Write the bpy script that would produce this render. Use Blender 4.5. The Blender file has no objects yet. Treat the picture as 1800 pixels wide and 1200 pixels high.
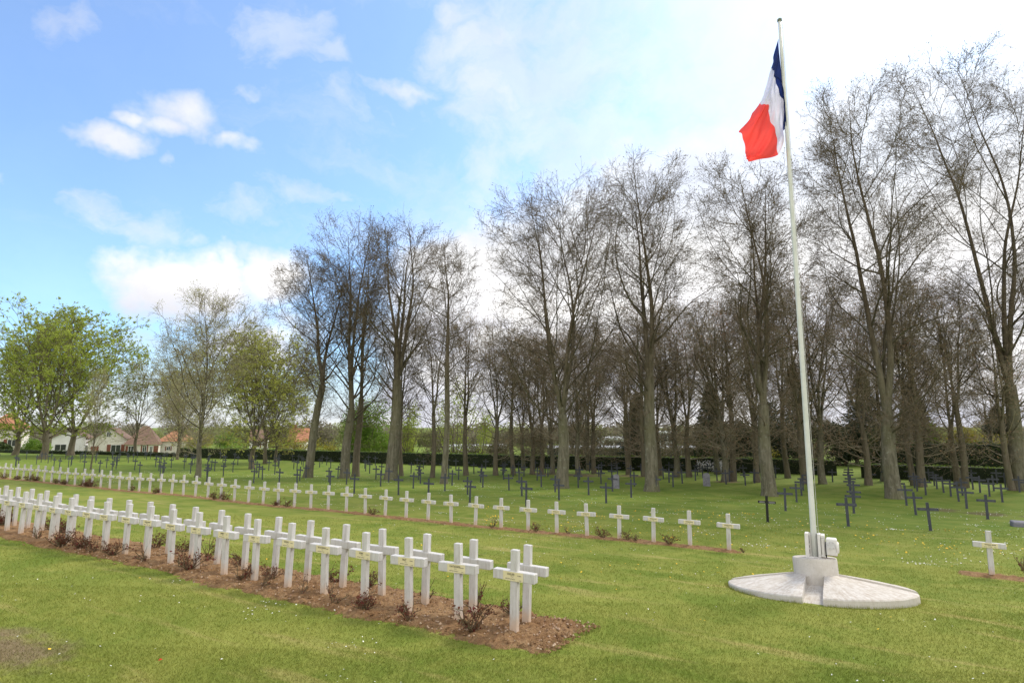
import bpy, math, random
import numpy as np
from mathutils import Vector, noise as mn

scene = bpy.context.scene
COL = scene.collection
R = math.radians

# ------------------------------------------------------------------ camera
F = 1020.0
TILT = math.atan(150 / F)
cd = bpy.data.cameras.new("camera")
cam = bpy.data.objects.new("camera", cd); COL.objects.link(cam)
cam.location = (0, 0, 0)
cam.rotation_euler = (R(90) + TILT, 0, 0)
cd.sensor_width = 36.0
cd.lens = 36.0 * F / 1800.0
cd.clip_start = 0.1; cd.clip_end = 6000
scene.camera = cam

def ray(px, py):
    c, s = math.cos(TILT), math.sin(TILT)
    a = (px - 900) / F; b = (600 - py) / F
    return Vector((a, c - b * s, s + b * c))
def up_to(py, depth):
    """height (z) of a picture row at a distance"""
    r = ray(900, py); return r.z / r.y * depth

# ------------------------------------------------------------------ sun
sun_dir = Vector((0.62, 0.50, 0.74)).normalized()
sun_el = math.asin(sun_dir.z); sun_az = math.atan2(sun_dir.x, sun_dir.y)
sd = bpy.data.lights.new("sun", 'SUN'); sd.energy = 2.6; sd.angle = R(13); sd.color = (1.0, 0.91, 0.78)
sun = bpy.data.objects.new("sun", sd); COL.objects.link(sun)
sun.rotation_euler = (-sun_dir).to_track_quat('-Z', 'Y').to_euler()

# ------------------------------------------------------------------ view
scene.view_settings.view_transform = 'Standard'
scene.view_settings.look = 'None'
scene.view_settings.exposure = 0.45
scene.view_settings.gamma = 1.0
scene.cycles.max_bounces = 6
scene.cycles.diffuse_bounces = 3
scene.cycles.transparent_max_bounces = 6

# ------------------------------------------------------------------ node helper
class NT:
    def __init__(s, tree): s.t = tree; s.n = tree.nodes; s.l = tree.links
    def node(s, kind, ins=None, **props):
        nd = s.n.new(kind)
        for k, v in props.items(): setattr(nd, k, v)
        for k, v in (ins or {}).items(): s.set(nd.inputs[k], v)
        return nd
    def set(s, sock, v):
        if isinstance(v, bpy.types.NodeSocket): s.l.new(v, sock)
        else: sock.default_value = v
    def math(s, op, a, b=None, c=None, clamp=False):
        nd = s.n.new('ShaderNodeMath'); nd.operation = op; nd.use_clamp = clamp
        for i, v in enumerate((a, b, c)):
            if v is not None: s.set(nd.inputs[i], v)
        return nd.outputs[0]
    def vmath(s, op, a, b=None, out=0):
        nd = s.n.new('ShaderNodeVectorMath'); nd.operation = op
        s.set(nd.inputs[0], a)
        if b is not None: s.set(nd.inputs[1], b)
        return nd.outputs[out]
    def noise(s, vec, scale, detail=4, rough=0.55, dist=0.0, out=0):
        nd = s.node('ShaderNodeTexNoise', {'Scale': scale, 'Detail': detail, 'Roughness': rough, 'Distortion': dist})
        if vec is not None: s.l.new(vec, nd.inputs['Vector'])
        return nd.outputs[out]
    def smooth(s, v, a, b, lo=0.0, hi=1.0):
        nd = s.n.new('ShaderNodeMapRange'); nd.interpolation_type = 'SMOOTHSTEP'
        for i, x in enumerate((v, a, b, lo, hi)): s.set(nd.inputs[i], x)
        return nd.outputs[0]
    def mix(s, f, a, b, mode='MIX'):
        nd = s.n.new('ShaderNodeMix'); nd.data_type = 'RGBA'; nd.blend_type = mode
        s.set(nd.inputs[0], f); s.set(nd.inputs[6], a); s.set(nd.inputs[7], b)
        return nd.outputs[2]

def rgb(*c): return (c[0], c[1], c[2], 1.0)

# ------------------------------------------------------------------ world: blue sky with white cloud
w = bpy.data.worlds.new("World"); scene.world = w; w.use_nodes = True
W = NT(w.node_tree); W.n.clear()
sky = W.node('ShaderNodeTexSky', sky_type='NISHITA', sun_disc=False, sun_elevation=sun_el, sun_rotation=sun_az,
             altitude=100.0, air_density=1.0, dust_density=1.2, ozone_density=2.0)
tc = W.node('ShaderNodeTexCoord').outputs['Generated']
dirv = W.vmath('NORMALIZE', tc)
warp = W.noise(dirv, 5.0, 5, 0.6, out=1)
warp = W.vmath('SCALE', W.vmath('SUBTRACT', warp, (0.5, 0.5, 0.5)), None)
warp.node.inputs['Scale'].default_value = 0.16
dw = W.vmath('ADD', dirv, warp)
def blob(px, py, rx, ry, wgt=1.0):
    c = ray(px, py).normalized()
    k = ray(px, py).length
    v = W.vmath('SUBTRACT', dw, tuple(c))
    v = W.vmath('MULTIPLY', v, (F * k * k / rx, F * k * k / rx, F * k / ry))
    ln = W.vmath('LENGTH', v, out=1)
    return W.math('MULTIPLY', W.math('SUBTRACT', 1.0, ln), wgt)
blobs = [(255, 505, 115, 80, 1.3), (345, 525, 150, 90, 1.4), (470, 490, 100, 78, 1.4), (385, 470, 42, 42, 1), (430, 590, 240, 80, 1.2), (222, 470, 58, 38, 1),
         (355, 197, 135, 66, 1.2), (300, 218, 80, 34, 1), (325, 172, 50, 40, .9), (190, 238, 110, 38, 1.15), (236, 194, 46, 22, .9), (418, 268, 50, 26, .7), (448, 165, 36, 18, .5),
         (595, 188, 58, 36, .6), (0, 305, 48, 38, 1.0), (300, 288, 28, 16, .55), (870, 85, 130, 62, .9), (860, 165, 100, 55, .7), (800, 40, 60, 40, .5),
         (105, 15, 75, 32, .6), (195, 370, 85, 38, .62), (260, 405, 70, 36, .6), (310, 425, 40, 24, .5), (440, 385, 90, 28, .5), (540, 350, 95, 26, .5), (500, 70, 110, 70, .42), (590, 100, 45, 22, .5), (720, 165, 80, 18, .45)]
soft = [(870, 85, 150, 75, 1), (860, 165, 110, 70, 1), (800, 40, 80, 60, 1), (720, 165, 90, 24, 1)]
wisps = [b for b in blobs if b[4] <= .62] + [(448, 165, 40, 22, .5)]
blobs = [b for b in blobs if b[4] > .62 and b[0] < 700]
def group(bs, k):
    f = None
    for b in bs:
        o = blob(b[0], b[1], b[2] * k, b[3] * k, 1.0); f = o if f is None else W.math('MAXIMUM', f, o)
    return f
wf = group(wisps, 1.2); sf = group(soft, 1.15)
field = None
for b in blobs:
    o = blob(*b)
    field = o if field is None else W.math('MAXIMUM', field, o)
# the great bank: everything beyond a great circle through two picture points
n0 = ray(700, 330).cross(ray(1620, 0)).normalized()
if n0.dot(ray(1500, 400)) < 0: n0 = -n0
bank = W.math('MULTIPLY', W.vmath('DOT_PRODUCT', dw, tuple(n0), out=1), 5.0)
n1 = ray(560, 700).cross(ray(760, 250)).normalized()
if n1.dot(ray(1500, 400)) < 0: n1 = -n1
bank2 = W.math('MULTIPLY', W.vmath('DOT_PRODUCT', dw, tuple(n1), out=1), 6.0)
bank = W.math('MINIMUM', bank, bank2)
bank = W.math('MULTIPLY', bank, 1.7)
field = W.math('MAXIMUM', field, W.math('MINIMUM', bank, 1.4))
nz = W.noise(W.vmath('MULTIPLY', dirv, (1.0, 1.0, 1.4)), 8.0, 9, 0.58)
cov = W.math('ADD', field, W.math('MULTIPLY', W.math('SUBTRACT', nz, 0.5), 2.1))
yy = W.node('ShaderNodeSeparateXYZ', {0: dirv}).outputs[1]
cov = W.smooth(cov, 0.0, 1.05)
nzw = W.noise(W.vmath('MULTIPLY', dw, (1.0, 1.0, 1.8)), 11.0, 9, 0.62)
wis = W.math('ADD', wf, W.math('MULTIPLY', W.math('SUBTRACT', nzw, 0.5), 2.2))
sof = W.math('ADD', sf, W.math('MULTIPLY', W.math('SUBTRACT', nzw, 0.5), 1.6))
cov = W.math('MAXIMUM', cov, W.math('MULTIPLY', W.smooth(wis, -0.1, 1.1), 0.52))
cov = W.math('MAXIMUM', cov, W.math('MULTIPLY', W.smooth(sof, -0.15, 1.15), 0.78))
n3 = ray(640, 0).cross(ray(760, 420)).normalized()
if n3.dot(ray(1500, 400)) < 0: n3 = -n3
pale = W.math('ADD', W.vmath('DOT_PRODUCT', dw, tuple(n3), out=1), W.math('MULTIPLY', W.math('SUBTRACT', W.noise(W.vmath('MULTIPLY', dw, (1.0, 1.0, 1.6)), 5.5, 9, 0.6), 0.5), 1.5))
cov = W.math('MAXIMUM', cov, W.math('MULTIPLY', W.smooth(pale, -0.05, 0.45), 0.62))
cov = W.math('MAXIMUM', cov, W.smooth(yy, 0.25, -0.1))     # unseen solid cloud added behind the viewer for whiter light on the fronts
# thin veil
nzv = W.noise(W.vmath('MULTIPLY', dw, (1.0, 1.0, 2.6)), 3.2, 8, 0.65)
n2 = ray(300, 0).cross(ray(200, 600)).normalized()
if n2.dot(ray(1500, 400)) < 0: n2 = -n2
vm = W.smooth(W.vmath('DOT_PRODUCT', dirv, tuple(n2), out=1), -0.25, 0.55)
veil = W.math('MULTIPLY', W.smooth(nzv, 0.28, 0.95), W.math('ADD', 0.25, W.math('MULTIPLY', vm, 0.75)))
# horizon haze: clouds thicken low down
z = W.node('ShaderNodeSeparateXYZ', {0: dirv}).outputs[2]
low = W.math('MULTIPLY', W.smooth(z, 0.16, 0.0), 0.75)
cov = W.math('MULTIPLY', cov, W.smooth(z, 0.28, 0.40, 1.0, 0.86))
cover = W.math('MAXIMUM', W.math('MAXIMUM', W.math('MAXIMUM', cov, W.math('MULTIPLY', veil, 0.75)), low), 0.10)
shade = W.noise(W.vmath('MULTIPLY', dw, (1.0, 1.0, 2.2)), 4.5, 6, 0.6)
shade = W.smooth(shade, 0.36, 0.66)
lowgrey = W.smooth(z, 0.30, 0.08)
shade = W.math('MAXIMUM', shade, W.math('SUBTRACT', 1.0, lowgrey))
shade = W.math('MULTIPLY', shade, W.smooth(W.noise(dw, 7.0, 7, 0.6), 0.25, 0.60, 0.55, 1.0))
ccol = W.mix(shade, rgb(0.50, 0.52, 0.60), rgb(0.78, 0.775, 0.775))
ccol = W.mix(W.smooth(z, 0.30, 0.20), ccol, W.mix(shade, rgb(0.52, 0.53, 0.60), rgb(1.00, 0.98, 0.96)))
ccol = W.mix(W.smooth(yy, 0.05, -0.25), ccol, rgb(1.22, 1.17, 1.10))  # the added cloud behind the viewer, brightened to make up lost light
bg_sky = W.node('ShaderNodeBackground', {'Color': W.mix(1.0, sky.outputs[0], rgb(0.95, 1.22, 1.45), 'MULTIPLY'), 'Strength': 0.15})
bg_cl = W.node('ShaderNodeBackground', {'Color': ccol, 'Strength': 1.0})
mx = W.node('ShaderNodeMixShader', {0: cover, 1: bg_sky.outputs[0], 2: bg_cl.outputs[0]})
W.node('ShaderNodeOutputWorld', {0: mx.outputs[0]})

# ------------------------------------------------------------------ the cemetery grid
U = Vector((-0.868, 0.497)); V = Vector((0.497, 0.868))
ROT = math.atan2(-0.497, 0.868)          # local X = along a row to the right, local Y = away
VS = [-6, 0, 6.3, 15.2, 21.3, 30, 45, 400]; HS = [1.8, 2.05, 2.42, 2.95, 3.1, 3.45, 3.6, 3.6]
HU = [-30, -7, 10, 23, 53, 96, 140]; HV = [54, 53, 51, 46, 44, 38, 34]
def sm(t): t = min(1, max(0, t)); return t * t * (3 - 2 * t)
def G(x, y):
    u = x * U[0] + y * U[1]; v = x * V[0] + y * V[1]
    h = float(np.interp(v, VS, HS))
    wv = v - float(np.interp(u, HU, HV))
    h += sm((u - 5) / 20) * min(2.0, max(0, wv - 1) * 0.10)
    return -h - .062 * (y - 10.12) * math.exp(-(((x - 5.08) ** 2 + (y - 10.12) ** 2) / 5.3) ** 2)
def Gn(x, y):
    u = x * U[0] + y * U[1]; v = x * V[0] + y * V[1]
    h = np.interp(v, VS, HS); wv = v - np.interp(u, HU, HV)
    t = np.clip((u - 5) / 20, 0, 1); t = t * t * (3 - 2 * t)
    return -(h + t * np.clip((wv - 1) * 0.10, 0, 2.0)) - .062 * (y - 10.12) * np.exp(-(((x - 5.08) ** 2 + (y - 10.12) ** 2) / 5.3) ** 2)
def P(u, v, dz=0.0):
    x = u * U[0] + v * V[0]; y = u * U[1] + v * V[1]
    return Vector((x, y, G(x, y) + dz))

# ------------------------------------------------------------------ mesh helpers
def mesh_np(name, verts, faces_list, mats=(), mat_ids=None, smooth=False):
    """faces_list: list of int arrays (n,k)"""
    me = bpy.data.meshes.new(name)
    verts = np.asarray(verts, np.float32)
    fl = [np.asarray(f, np.int32) for f in faces_list if len(f)]
    loops = np.concatenate([f.ravel() for f in fl])
    tot = np.concatenate([np.full(len(f), f.shape[1], np.int32) for f in fl])
    start = np.concatenate([[0], np.cumsum(tot)[:-1]]).astype(np.int32)
    me.vertices.add(len(verts)); me.vertices.foreach_set('co', verts.ravel())
    me.loops.add(len(loops)); me.loops.foreach_set('vertex_index', loops)
    me.polygons.add(len(tot)); me.polygons.foreach_set('loop_start', start); me.polygons.foreach_set('loop_total', tot)
    for m in mats: me.materials.append(m)
    if mat_ids is not None: me.polygons.foreach_set('material_index', np.asarray(mat_ids, np.int32))
    me.polygons.foreach_set('use_smooth', np.full(len(tot), smooth, bool))
    me.update(calc_edges=True); me.validate()
    return me

class MB:
    """collects shapes into ONE mesh"""
    def __init__(s): s.v = []; s.f = []
    def add(s, vs, fs):
        o = len(s.v); s.v += [tuple(p) for p in vs]; s.f += [tuple(i + o for i in f) for f in fs]; return s
    def box(s, x0, x1, y0, y1, z0, z1, ch=0.0):
        if ch <= 0:
            vs = [(x, y, z) for z in (z0, z1) for x, y in ((x0, y0), (x1, y0), (x1, y1), (x0, y1))]
            return s.add(vs, [(3, 2, 1, 0), (4, 5, 6, 7), (0, 1, 5, 4), (1, 2, 6, 5), (2, 3, 7, 6), (3, 0, 4, 7)])
        # chamfered box: eight corners cut into three points
        vs = []; idx = {}
        for ix, x in enumerate((x0, x1)):
            for iy, y in enumerate((y0, y1)):
                for iz, z in enumerate((z0, z1)):
                    sx, sy, sz = (1, -1)[ix], (1, -1)[iy], (1, -1)[iz]
                    for ax in range(3):
                        p = [x + sx * ch, y + sy * ch, z + sz * ch]
                        p[ax] = (x, y, z)[ax]
                        idx[(ix, iy, iz, ax)] = len(vs); vs.append(tuple(p))
        fs = []
        for ax in range(3):
            for side in (0, 1):
                o = [a for a in range(3) if a != ax]; q = []
                for a, b in ((0, 0), (1, 0), (1, 1), (0, 1)):
                    k = [0, 0, 0]; k[ax] = side; k[o[0]] = a; k[o[1]] = b
                    q.append(idx[(*k, ax)])
                fs.append(tuple(q))
        for ax in range(3):                                  # edge chamfers along ax
            o = [a for a in range(3) if a != ax]
            for a in (0, 1):
                for b in (0, 1):
                    k0 = [0, 0, 0]; k0[o[0]] = a; k0[o[1]] = b; k1 = list(k0); k1[ax] = 1
                    fs.append((idx[(*k0, o[0])], idx[(*k1, o[0])], idx[(*k1, o[1])], idx[(*k0, o[1])]))
        for ix in (0, 1):
            for iy in (0, 1):
                for iz in (0, 1): fs.append(tuple(idx[(ix, iy, iz, a)] for a in range(3)))
        return s.add(vs, fs)
    def lathe(s, prof, n=32, cx=0, cy=0, cap=True):
        vs = []; fs = []
        for r, zz in prof:
            for i in range(n):
                a = 2 * math.pi * i / n; vs.append((cx + r * math.cos(a), cy + r * math.sin(a), zz))
        for j in range(len(prof) - 1):
            for i in range(n):
                k = (i + 1) % n; fs.append((j * n + i, j * n + k, (j + 1) * n + k, (j + 1) * n + i))
        if cap: fs.append(tuple(range(n - 1, -1, -1))); fs.append(tuple((len(prof) - 1) * n + i for i in range(n)))
        return s.add(vs, fs)
    def tube(s, pts, rads, n=8):
        vs, fs = tubes_np(np.array([pts], float), np.array([rads], float), n)
        s.add(vs.tolist(), fs.tolist()); 
        m = len(pts) * n; b = len(s.v) - m
        s.f.append(tuple(b + i for i in range(n))); s.f.append(tuple(b + m - n + i for i in range(n)))
        return s
    def build(s, name, mat, parent=None, smooth=False, mats=None):
        me = bpy.data.meshes.new(name); me.from_pydata(s.v, [], s.f); me.materials.append(mat)
        me.update()
        import bmesh
        bm = bmesh.new(); bm.from_mesh(me); bmesh.ops.recalc_face_normals(bm, faces=bm.faces); bm.to_mesh(me); bm.free()
        if smooth:
            me.polygons.foreach_set('use_smooth', [True] * len(me.polygons))
        return link(name, me, parent)

def link(name, me, parent=None):
    o = bpy.data.objects.new(name, me); COL.objects.link(o)
    if parent is not None: o.parent = parent
    return o
def tag(o, label=None, cat=None, group=None, kind=None):
    if label: o['label'] = label
    if cat: o['category'] = cat
    if group: o['group'] = group
    if kind: o['kind'] = kind
    return o
def empty(name, loc, rz=0.0, **k):
    o = bpy.data.objects.new(name, None); COL.objects.link(o); o.location = loc; o.rotation_euler = (0, 0, rz)
    o.empty_display_size = 0.2
    return tag(o, **k)

def tubes_np(Pt, Rd, n):
    """Pt (B,k,3), Rd (B,k): tubes with n sides -> verts, quads"""
    B, k, _ = Pt.shape
    T = np.gradient(Pt, axis=1); T /= np.linalg.norm(T, axis=2, keepdims=True) + 1e-9
    ref = np.where(np.abs(T[..., 2:3]) > 0.9, np.array([1., 0, 0]), np.array([0, 0, 1.]))
    ref = np.broadcast_to(ref[:, :1], ref.shape) if k > 6 and False else ref
    # stable frame: use one reference for the whole tube
    m = T.mean(axis=1, keepdims=True)
    ref = np.where(np.abs(m[..., 2:3]) > 0.75, np.array([1., 0.13, 0]), np.array([0, 0.1, 1.]))
    A = np.cross(T, np.broadcast_to(ref, T.shape)); A /= np.linalg.norm(A, axis=2, keepdims=True) + 1e-9
    C = np.cross(T, A)
    an = np.arange(n) * 2 * math.pi / n
    ring = A[:, :, None, :] * np.cos(an)[None, None, :, None] + C[:, :, None, :] * np.sin(an)[None, None, :, None]
    Vt = Pt[:, :, None, :] + ring * Rd[:, :, None, None]
    base = (np.arange(B) * k * n)[:, None, None]; j = np.arange(k - 1)[None, :, None] * n; i = np.arange(n)[None, None, :]
    i2 = (i + 1) % n
    q = np.stack([base + j + i, base + j + i2, base + j + n + i2, base + j + n + i], axis=-1).reshape(-1, 4)
    return Vt.reshape(-1, 3), q

class NB:
    """numpy mesh collector with material ids"""
    def __init__(s): s.v = []; s.q = []; s.t = []; s.qm = []; s.tm = []; s.n = 0
    def add(s, v, f, m=0):
        f = np.asarray(f) + s.n; s.v.append(np.asarray(v, np.float32)); s.n += len(v)
        if f.shape[1] == 4: s.q.append(f); s.qm.append(np.full(len(f), m))
        else: s.t.append(f); s.tm.append(np.full(len(f), m))
    def tubes(s, Pt, Rd, n, m=0):
        if len(Pt): s.add(*tubes_np(Pt, Rd, n), m)
    def quads(s, cen, a, b, m=0):
        """leaf quads with half-axes a,b (N,3)"""
        v = np.stack([cen - a, cen + b * .8, cen + a, cen - b * .8], axis=1).reshape(-1, 3)
        s.add(v, np.arange(len(v)).reshape(-1, 4), m)
    def mesh(s, name, mats, smooth=False):
        fl = []; ids = []
        if s.q: fl.append(np.concatenate(s.q)); ids.append(np.concatenate(s.qm))
        if s.t: fl.append(np.concatenate(s.t)); ids.append(np.concatenate(s.tm))
        return mesh_np(name, np.concatenate(s.v), fl, mats, np.concatenate(ids), smooth)

def unit(rng, n):
    v = rng.normal(size=(n, 3)); return v / (np.linalg.norm(v, axis=1, keepdims=True) + 1e-9)

# ------------------------------------------------------------------ materials
def mat(name, fn, rough=0.8, spec=0.3):
    m = bpy.data.materials.new(name); m.use_nodes = True
    N = NT(m.node_tree); bs = N.n['Principled BSDF']
    bs.inputs['Roughness'].default_value = rough; bs.inputs['Specular IOR Level'].default_value = spec
    fn(N, bs); return m
def gcoord(N): return N.node('ShaderNodeNewGeometry').outputs['Position']
def ocoord(N): return N.node('ShaderNodeTexCoord').outputs['Object']
def simple(c, c2=None, scale=8.0, rough=0.8, spec=0.3, bump=0.0, name='m', obj=True, detail=5, thr=(.35, .65)):
    def fn(N, bs):
        co = ocoord(N) if obj else gcoord(N)
        n = N.noise(co, scale, detail, 0.6)
        if c2 is not None: N.set(bs.inputs['Base Color'], N.mix(N.smooth(n, *thr), rgb(*c), rgb(*c2)))
        else: bs.inputs['Base Color'].default_value = rgb(*c)
        if bump: N.set(bs.inputs['Normal'], N.node('ShaderNodeBump', {'Strength': bump, 'Distance': 0.02, 'Height': n}).outputs[0])
    return mat(name, fn, rough, spec)

def lawn_col(N):
    g = gcoord(N)
    mp = N.node('ShaderNodeMapping', {'Vector': g, 'Rotation': (0, 0, R(30)), 'Scale': (1, 1, 0.0)}).outputs[0]
    big = N.noise(mp, 0.16, 4, 0.6); mid = N.noise(mp, 0.75, 7, 0.7, 0.5); fine = N.noise(mp, 9.0, 6, 0.7)
    st = N.noise(N.vmath('MULTIPLY', mp, (0.25, 1.6, 1)), 1.3, 5, 0.6)
    c = N.mix(N.smooth(mid, 0.36, 0.62), rgb(0.135, 0.190, 0.024), rgb(0.240, 0.262, 0.052))
    c = N.mix(N.math('MULTIPLY', N.smooth(big, 0.4, 0.65), 0.45), c, rgb(0.240, 0.255, 0.050))
    c = N.mix(N.math('MULTIPLY', N.smooth(st, 0.54, 0.70), 0.8), c, rgb(0.34, 0.30, 0.10))
    c = N.mix(N.math('MULTIPLY', N.smooth(fine, 0.55, 0.8), 0.35), c, rgb(0.105, 0.155, 0.025))
    vv = N.vmath('DOT_PRODUCT', g, (0.497, 0.868, 0), out=1)   # greener, darker grass colour towards the trees
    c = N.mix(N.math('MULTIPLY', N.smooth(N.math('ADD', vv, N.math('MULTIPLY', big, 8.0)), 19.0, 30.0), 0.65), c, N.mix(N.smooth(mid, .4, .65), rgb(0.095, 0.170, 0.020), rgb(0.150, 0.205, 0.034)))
    # worn brown patch at the left of the near lawn, scuffed strip on the far right
    def spot(x, y, r, soft, col, cc, amt=1.0):
        d = N.vmath('DISTANCE', N.vmath('MULTIPLY', g, (1, 1, 0)), (x, y, 0), out=1)
        d = N.math('ADD', d, N.math('MULTIPLY', N.math('SUBTRACT', mid, 0.5), 2.2 * r))
        return N.mix(N.math('MULTIPLY', N.smooth(d, r, r * soft), amt), cc, rgb(*col))
    c = spot(-5.5, 5.85, 1.15, 0.4, (0.25, 0.185, 0.115), c, 0.9)
    for (uu, vv) in ((-3.2, 31.0), (-4.6, 30.4), (-6.2, 30.0), (-7.8, 29.6)):
        p = P(uu, vv); c = spot(p.x, p.y, 0.9, 0.4, (0.13, 0.09, 0.06), c, 0.7)
    for (uu, vv, r) in ((17.5, 41, 2.2), (14.0, 42.5, 1.8), (20.5, 40.5, 1.6), (7.2, 40.8, 1.1)):
        p = P(uu, vv); c = spot(p.x, p.y, r, 0.4, (0.15, 0.10, 0.065), c, 0.75)
    return c, fine, mid
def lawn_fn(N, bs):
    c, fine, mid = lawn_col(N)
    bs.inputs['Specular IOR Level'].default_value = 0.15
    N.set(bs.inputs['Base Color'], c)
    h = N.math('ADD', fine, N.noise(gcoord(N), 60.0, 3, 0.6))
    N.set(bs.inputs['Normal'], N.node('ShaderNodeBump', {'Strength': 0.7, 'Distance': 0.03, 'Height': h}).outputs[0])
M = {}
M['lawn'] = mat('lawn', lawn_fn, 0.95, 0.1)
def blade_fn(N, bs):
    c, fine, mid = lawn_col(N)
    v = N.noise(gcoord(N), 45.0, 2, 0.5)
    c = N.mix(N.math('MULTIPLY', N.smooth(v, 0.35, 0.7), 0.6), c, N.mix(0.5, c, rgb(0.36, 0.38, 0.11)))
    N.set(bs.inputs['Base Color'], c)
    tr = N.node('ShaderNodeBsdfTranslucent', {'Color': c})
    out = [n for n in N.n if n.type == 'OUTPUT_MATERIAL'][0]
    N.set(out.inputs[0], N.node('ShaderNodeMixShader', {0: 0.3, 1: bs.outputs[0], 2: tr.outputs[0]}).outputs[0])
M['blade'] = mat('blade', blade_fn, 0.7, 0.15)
def soil_fn(N, bs):
    g = gcoord(N)
    a = N.noise(g, 2.2, 6, 0.7); b = N.noise(g, 16, 6, 0.7); c_ = N.noise(g, 70, 4, 0.7)
    c = N.mix(N.smooth(a, 0.35, 0.65), rgb(0.285, 0.165, 0.078), rgb(0.39, 0.250, 0.130))
    c = N.mix(N.math('MULTIPLY', N.smooth(b, 0.44, 0.66), 0.65), c, rgb(0.17, 0.085, 0.045))
    c = N.mix(N.math('MULTIPLY', N.smooth(c_, 0.62, 0.76), 0.8), c, rgb(0.50, 0.40, 0.29))
    N.set(bs.inputs['Base Color'], c)
    N.set(bs.inputs['Normal'], N.node('ShaderNodeBump', {'Strength': 0.9, 'Distance': 0.04, 'Height': N.math('ADD', b, c_)}).outputs[0])
M['soil'] = mat('soil', soil_fn, 0.95, 0.1)
def cross_fn(N, bs):
    o = ocoord(N); g = gcoord(N)
    z = N.node('ShaderNodeSeparateXYZ', {0: o}).outputs[2]
    n = N.noise(g, 5.0, 6, 0.65); n2 = N.noise(N.vmath('MULTIPLY', g, (30, 30, 3.5)), 1.0, 5, 0.7); sp = N.noise(g, 90, 3, 0.6)
    c = N.mix(N.smooth(n, 0.3, 0.7), rgb(0.57, 0.565, 0.56), rgb(0.50, 0.495, 0.48))
    c = N.mix(N.math('MULTIPLY', N.smooth(n2, 0.48, 0.70), 0.65), c, rgb(0.36, 0.33, 0.29))
    c = N.mix(N.math('MULTIPLY', N.smooth(sp, 0.68, 0.75), 0.5), c, rgb(0.35, 0.33, 0.30))
    zz = N.math('ADD', z, N.math('MULTIPLY', N.math('SUBTRACT', n, 0.5), -0.35))
    c = N.mix(N.math('MULTIPLY', N.smooth(zz, 0.26, 0.0), 0.75), c, rgb(0.56, 0.40, 0.27))
    N.set(bs.inputs['Base Color'], c)
    N.set(bs.inputs['Normal'], N.node('ShaderNodeBump', {'Strength': 0.25, 'Distance': 0.01, 'Height': sp}).outputs[0])
M['cross'] = mat('painted_concrete', cross_fn, 0.75, 0.3)
M['plaque'] = simple((0.64, 0.575, 0.33), (0.70, 0.64, 0.42), 12, 0.45, 0.4, name='plaque')
M['ink'] = simple((0.03, 0.03, 0.03), name='ink')
M['steel'] = simple((0.040, 0.046, 0.062), (0.062, 0.068, 0.085), 9, 0.6, 0.35, name='slate_paint')
M['black'] = simple((0.008, 0.008, 0.009), (0.014, 0.014, 0.015), 9, 0.45, 0.4, name='black_paint')
M['whiteink'] = simple((0.45, 0.45, 0.46), name='white_lettering')
M['stone'] = simple((0.17, 0.17, 0.20), (0.24, 0.24, 0.27), 9, 0.85, 0.2, bump=0.3, name='grey_stone')
def bark(name, c1, c2, c3, lich=(0.32, 0.34, 0.28), la=0.6, upper=None):
    def fn(N, bs):
        o = ocoord(N)
        st = N.noise(N.vmath('MULTIPLY', o, (9, 9, 1.6)), 1.0, 6, 0.7); a = N.noise(o, 0.7, 5, 0.6); l = N.noise(o, 6.0, 6, 0.7)
        c = N.mix(N.smooth(st, 0.35, 0.65), rgb(*c1), rgb(*c2))
        c = N.mix(N.smooth(a, 0.42, 0.62), c, N.mix(0.6, c, rgb(*c3)))
        c = N.mix(N.math('MULTIPLY', N.smooth(l, 0.56, 0.72), la), c, rgb(*lich))
        if upper:                                               # younger bark higher up is browner and free of lichen
            zz = N.node('ShaderNodeSeparateXYZ', {0: o}).outputs[2]
            zz = N.math('ADD', zz, N.math('MULTIPLY', N.math('SUBTRACT', a, 0.5), 8.0))
            c = N.mix(N.smooth(zz, 3.0, 10.0), c, N.mix(N.smooth(st, 0.35, 0.65), rgb(*upper[0]), rgb(*upper[1])))
        N.set(bs.inputs['Base Color'], c)
        N.set(bs.inputs['Normal'], N.node('ShaderNodeBump', {'Strength': 0.8, 'Distance': 0.05, 'Height': N.math('ADD', st, l)}).outputs[0])
    return mat(name, fn, 0.9, 0.15)
M['bark'] = bark('grey_bark', (0.10, 0.093, 0.066), (0.19, 0.178, 0.135), (0.14, 0.14, 0.075), upper=((0.070, 0.056, 0.040), (0.125, 0.102, 0.070)))
M['bark_dark'] = bark('brown_bark', (0.115, 0.098, 0.072), (0.18, 0.155, 0.115), (0.14, 0.14, 0.08), la=0.35)
M['limb'] = bark('limb_bark', (0.060, 0.050, 0.036), (0.105, 0.090, 0.062), (0.10, 0.10, 0.055), la=0.2)
M['twig'] = simple((0.105, 0.085, 0.060), (0.17, 0.14, 0.10), 1.2, 0.85, 0.2, name='twig')
M['twig_pale'] = simple((0.20, 0.17, 0.115), (0.30, 0.27, 0.18), 1.2, 0.85, 0.2, name='twig_pale')
M['twig_red'] = simple((0.22, 0.185, 0.135), (0.30, 0.26, 0.185), 1.0, 0.85, 0.2, name='twig_reddish')
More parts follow.
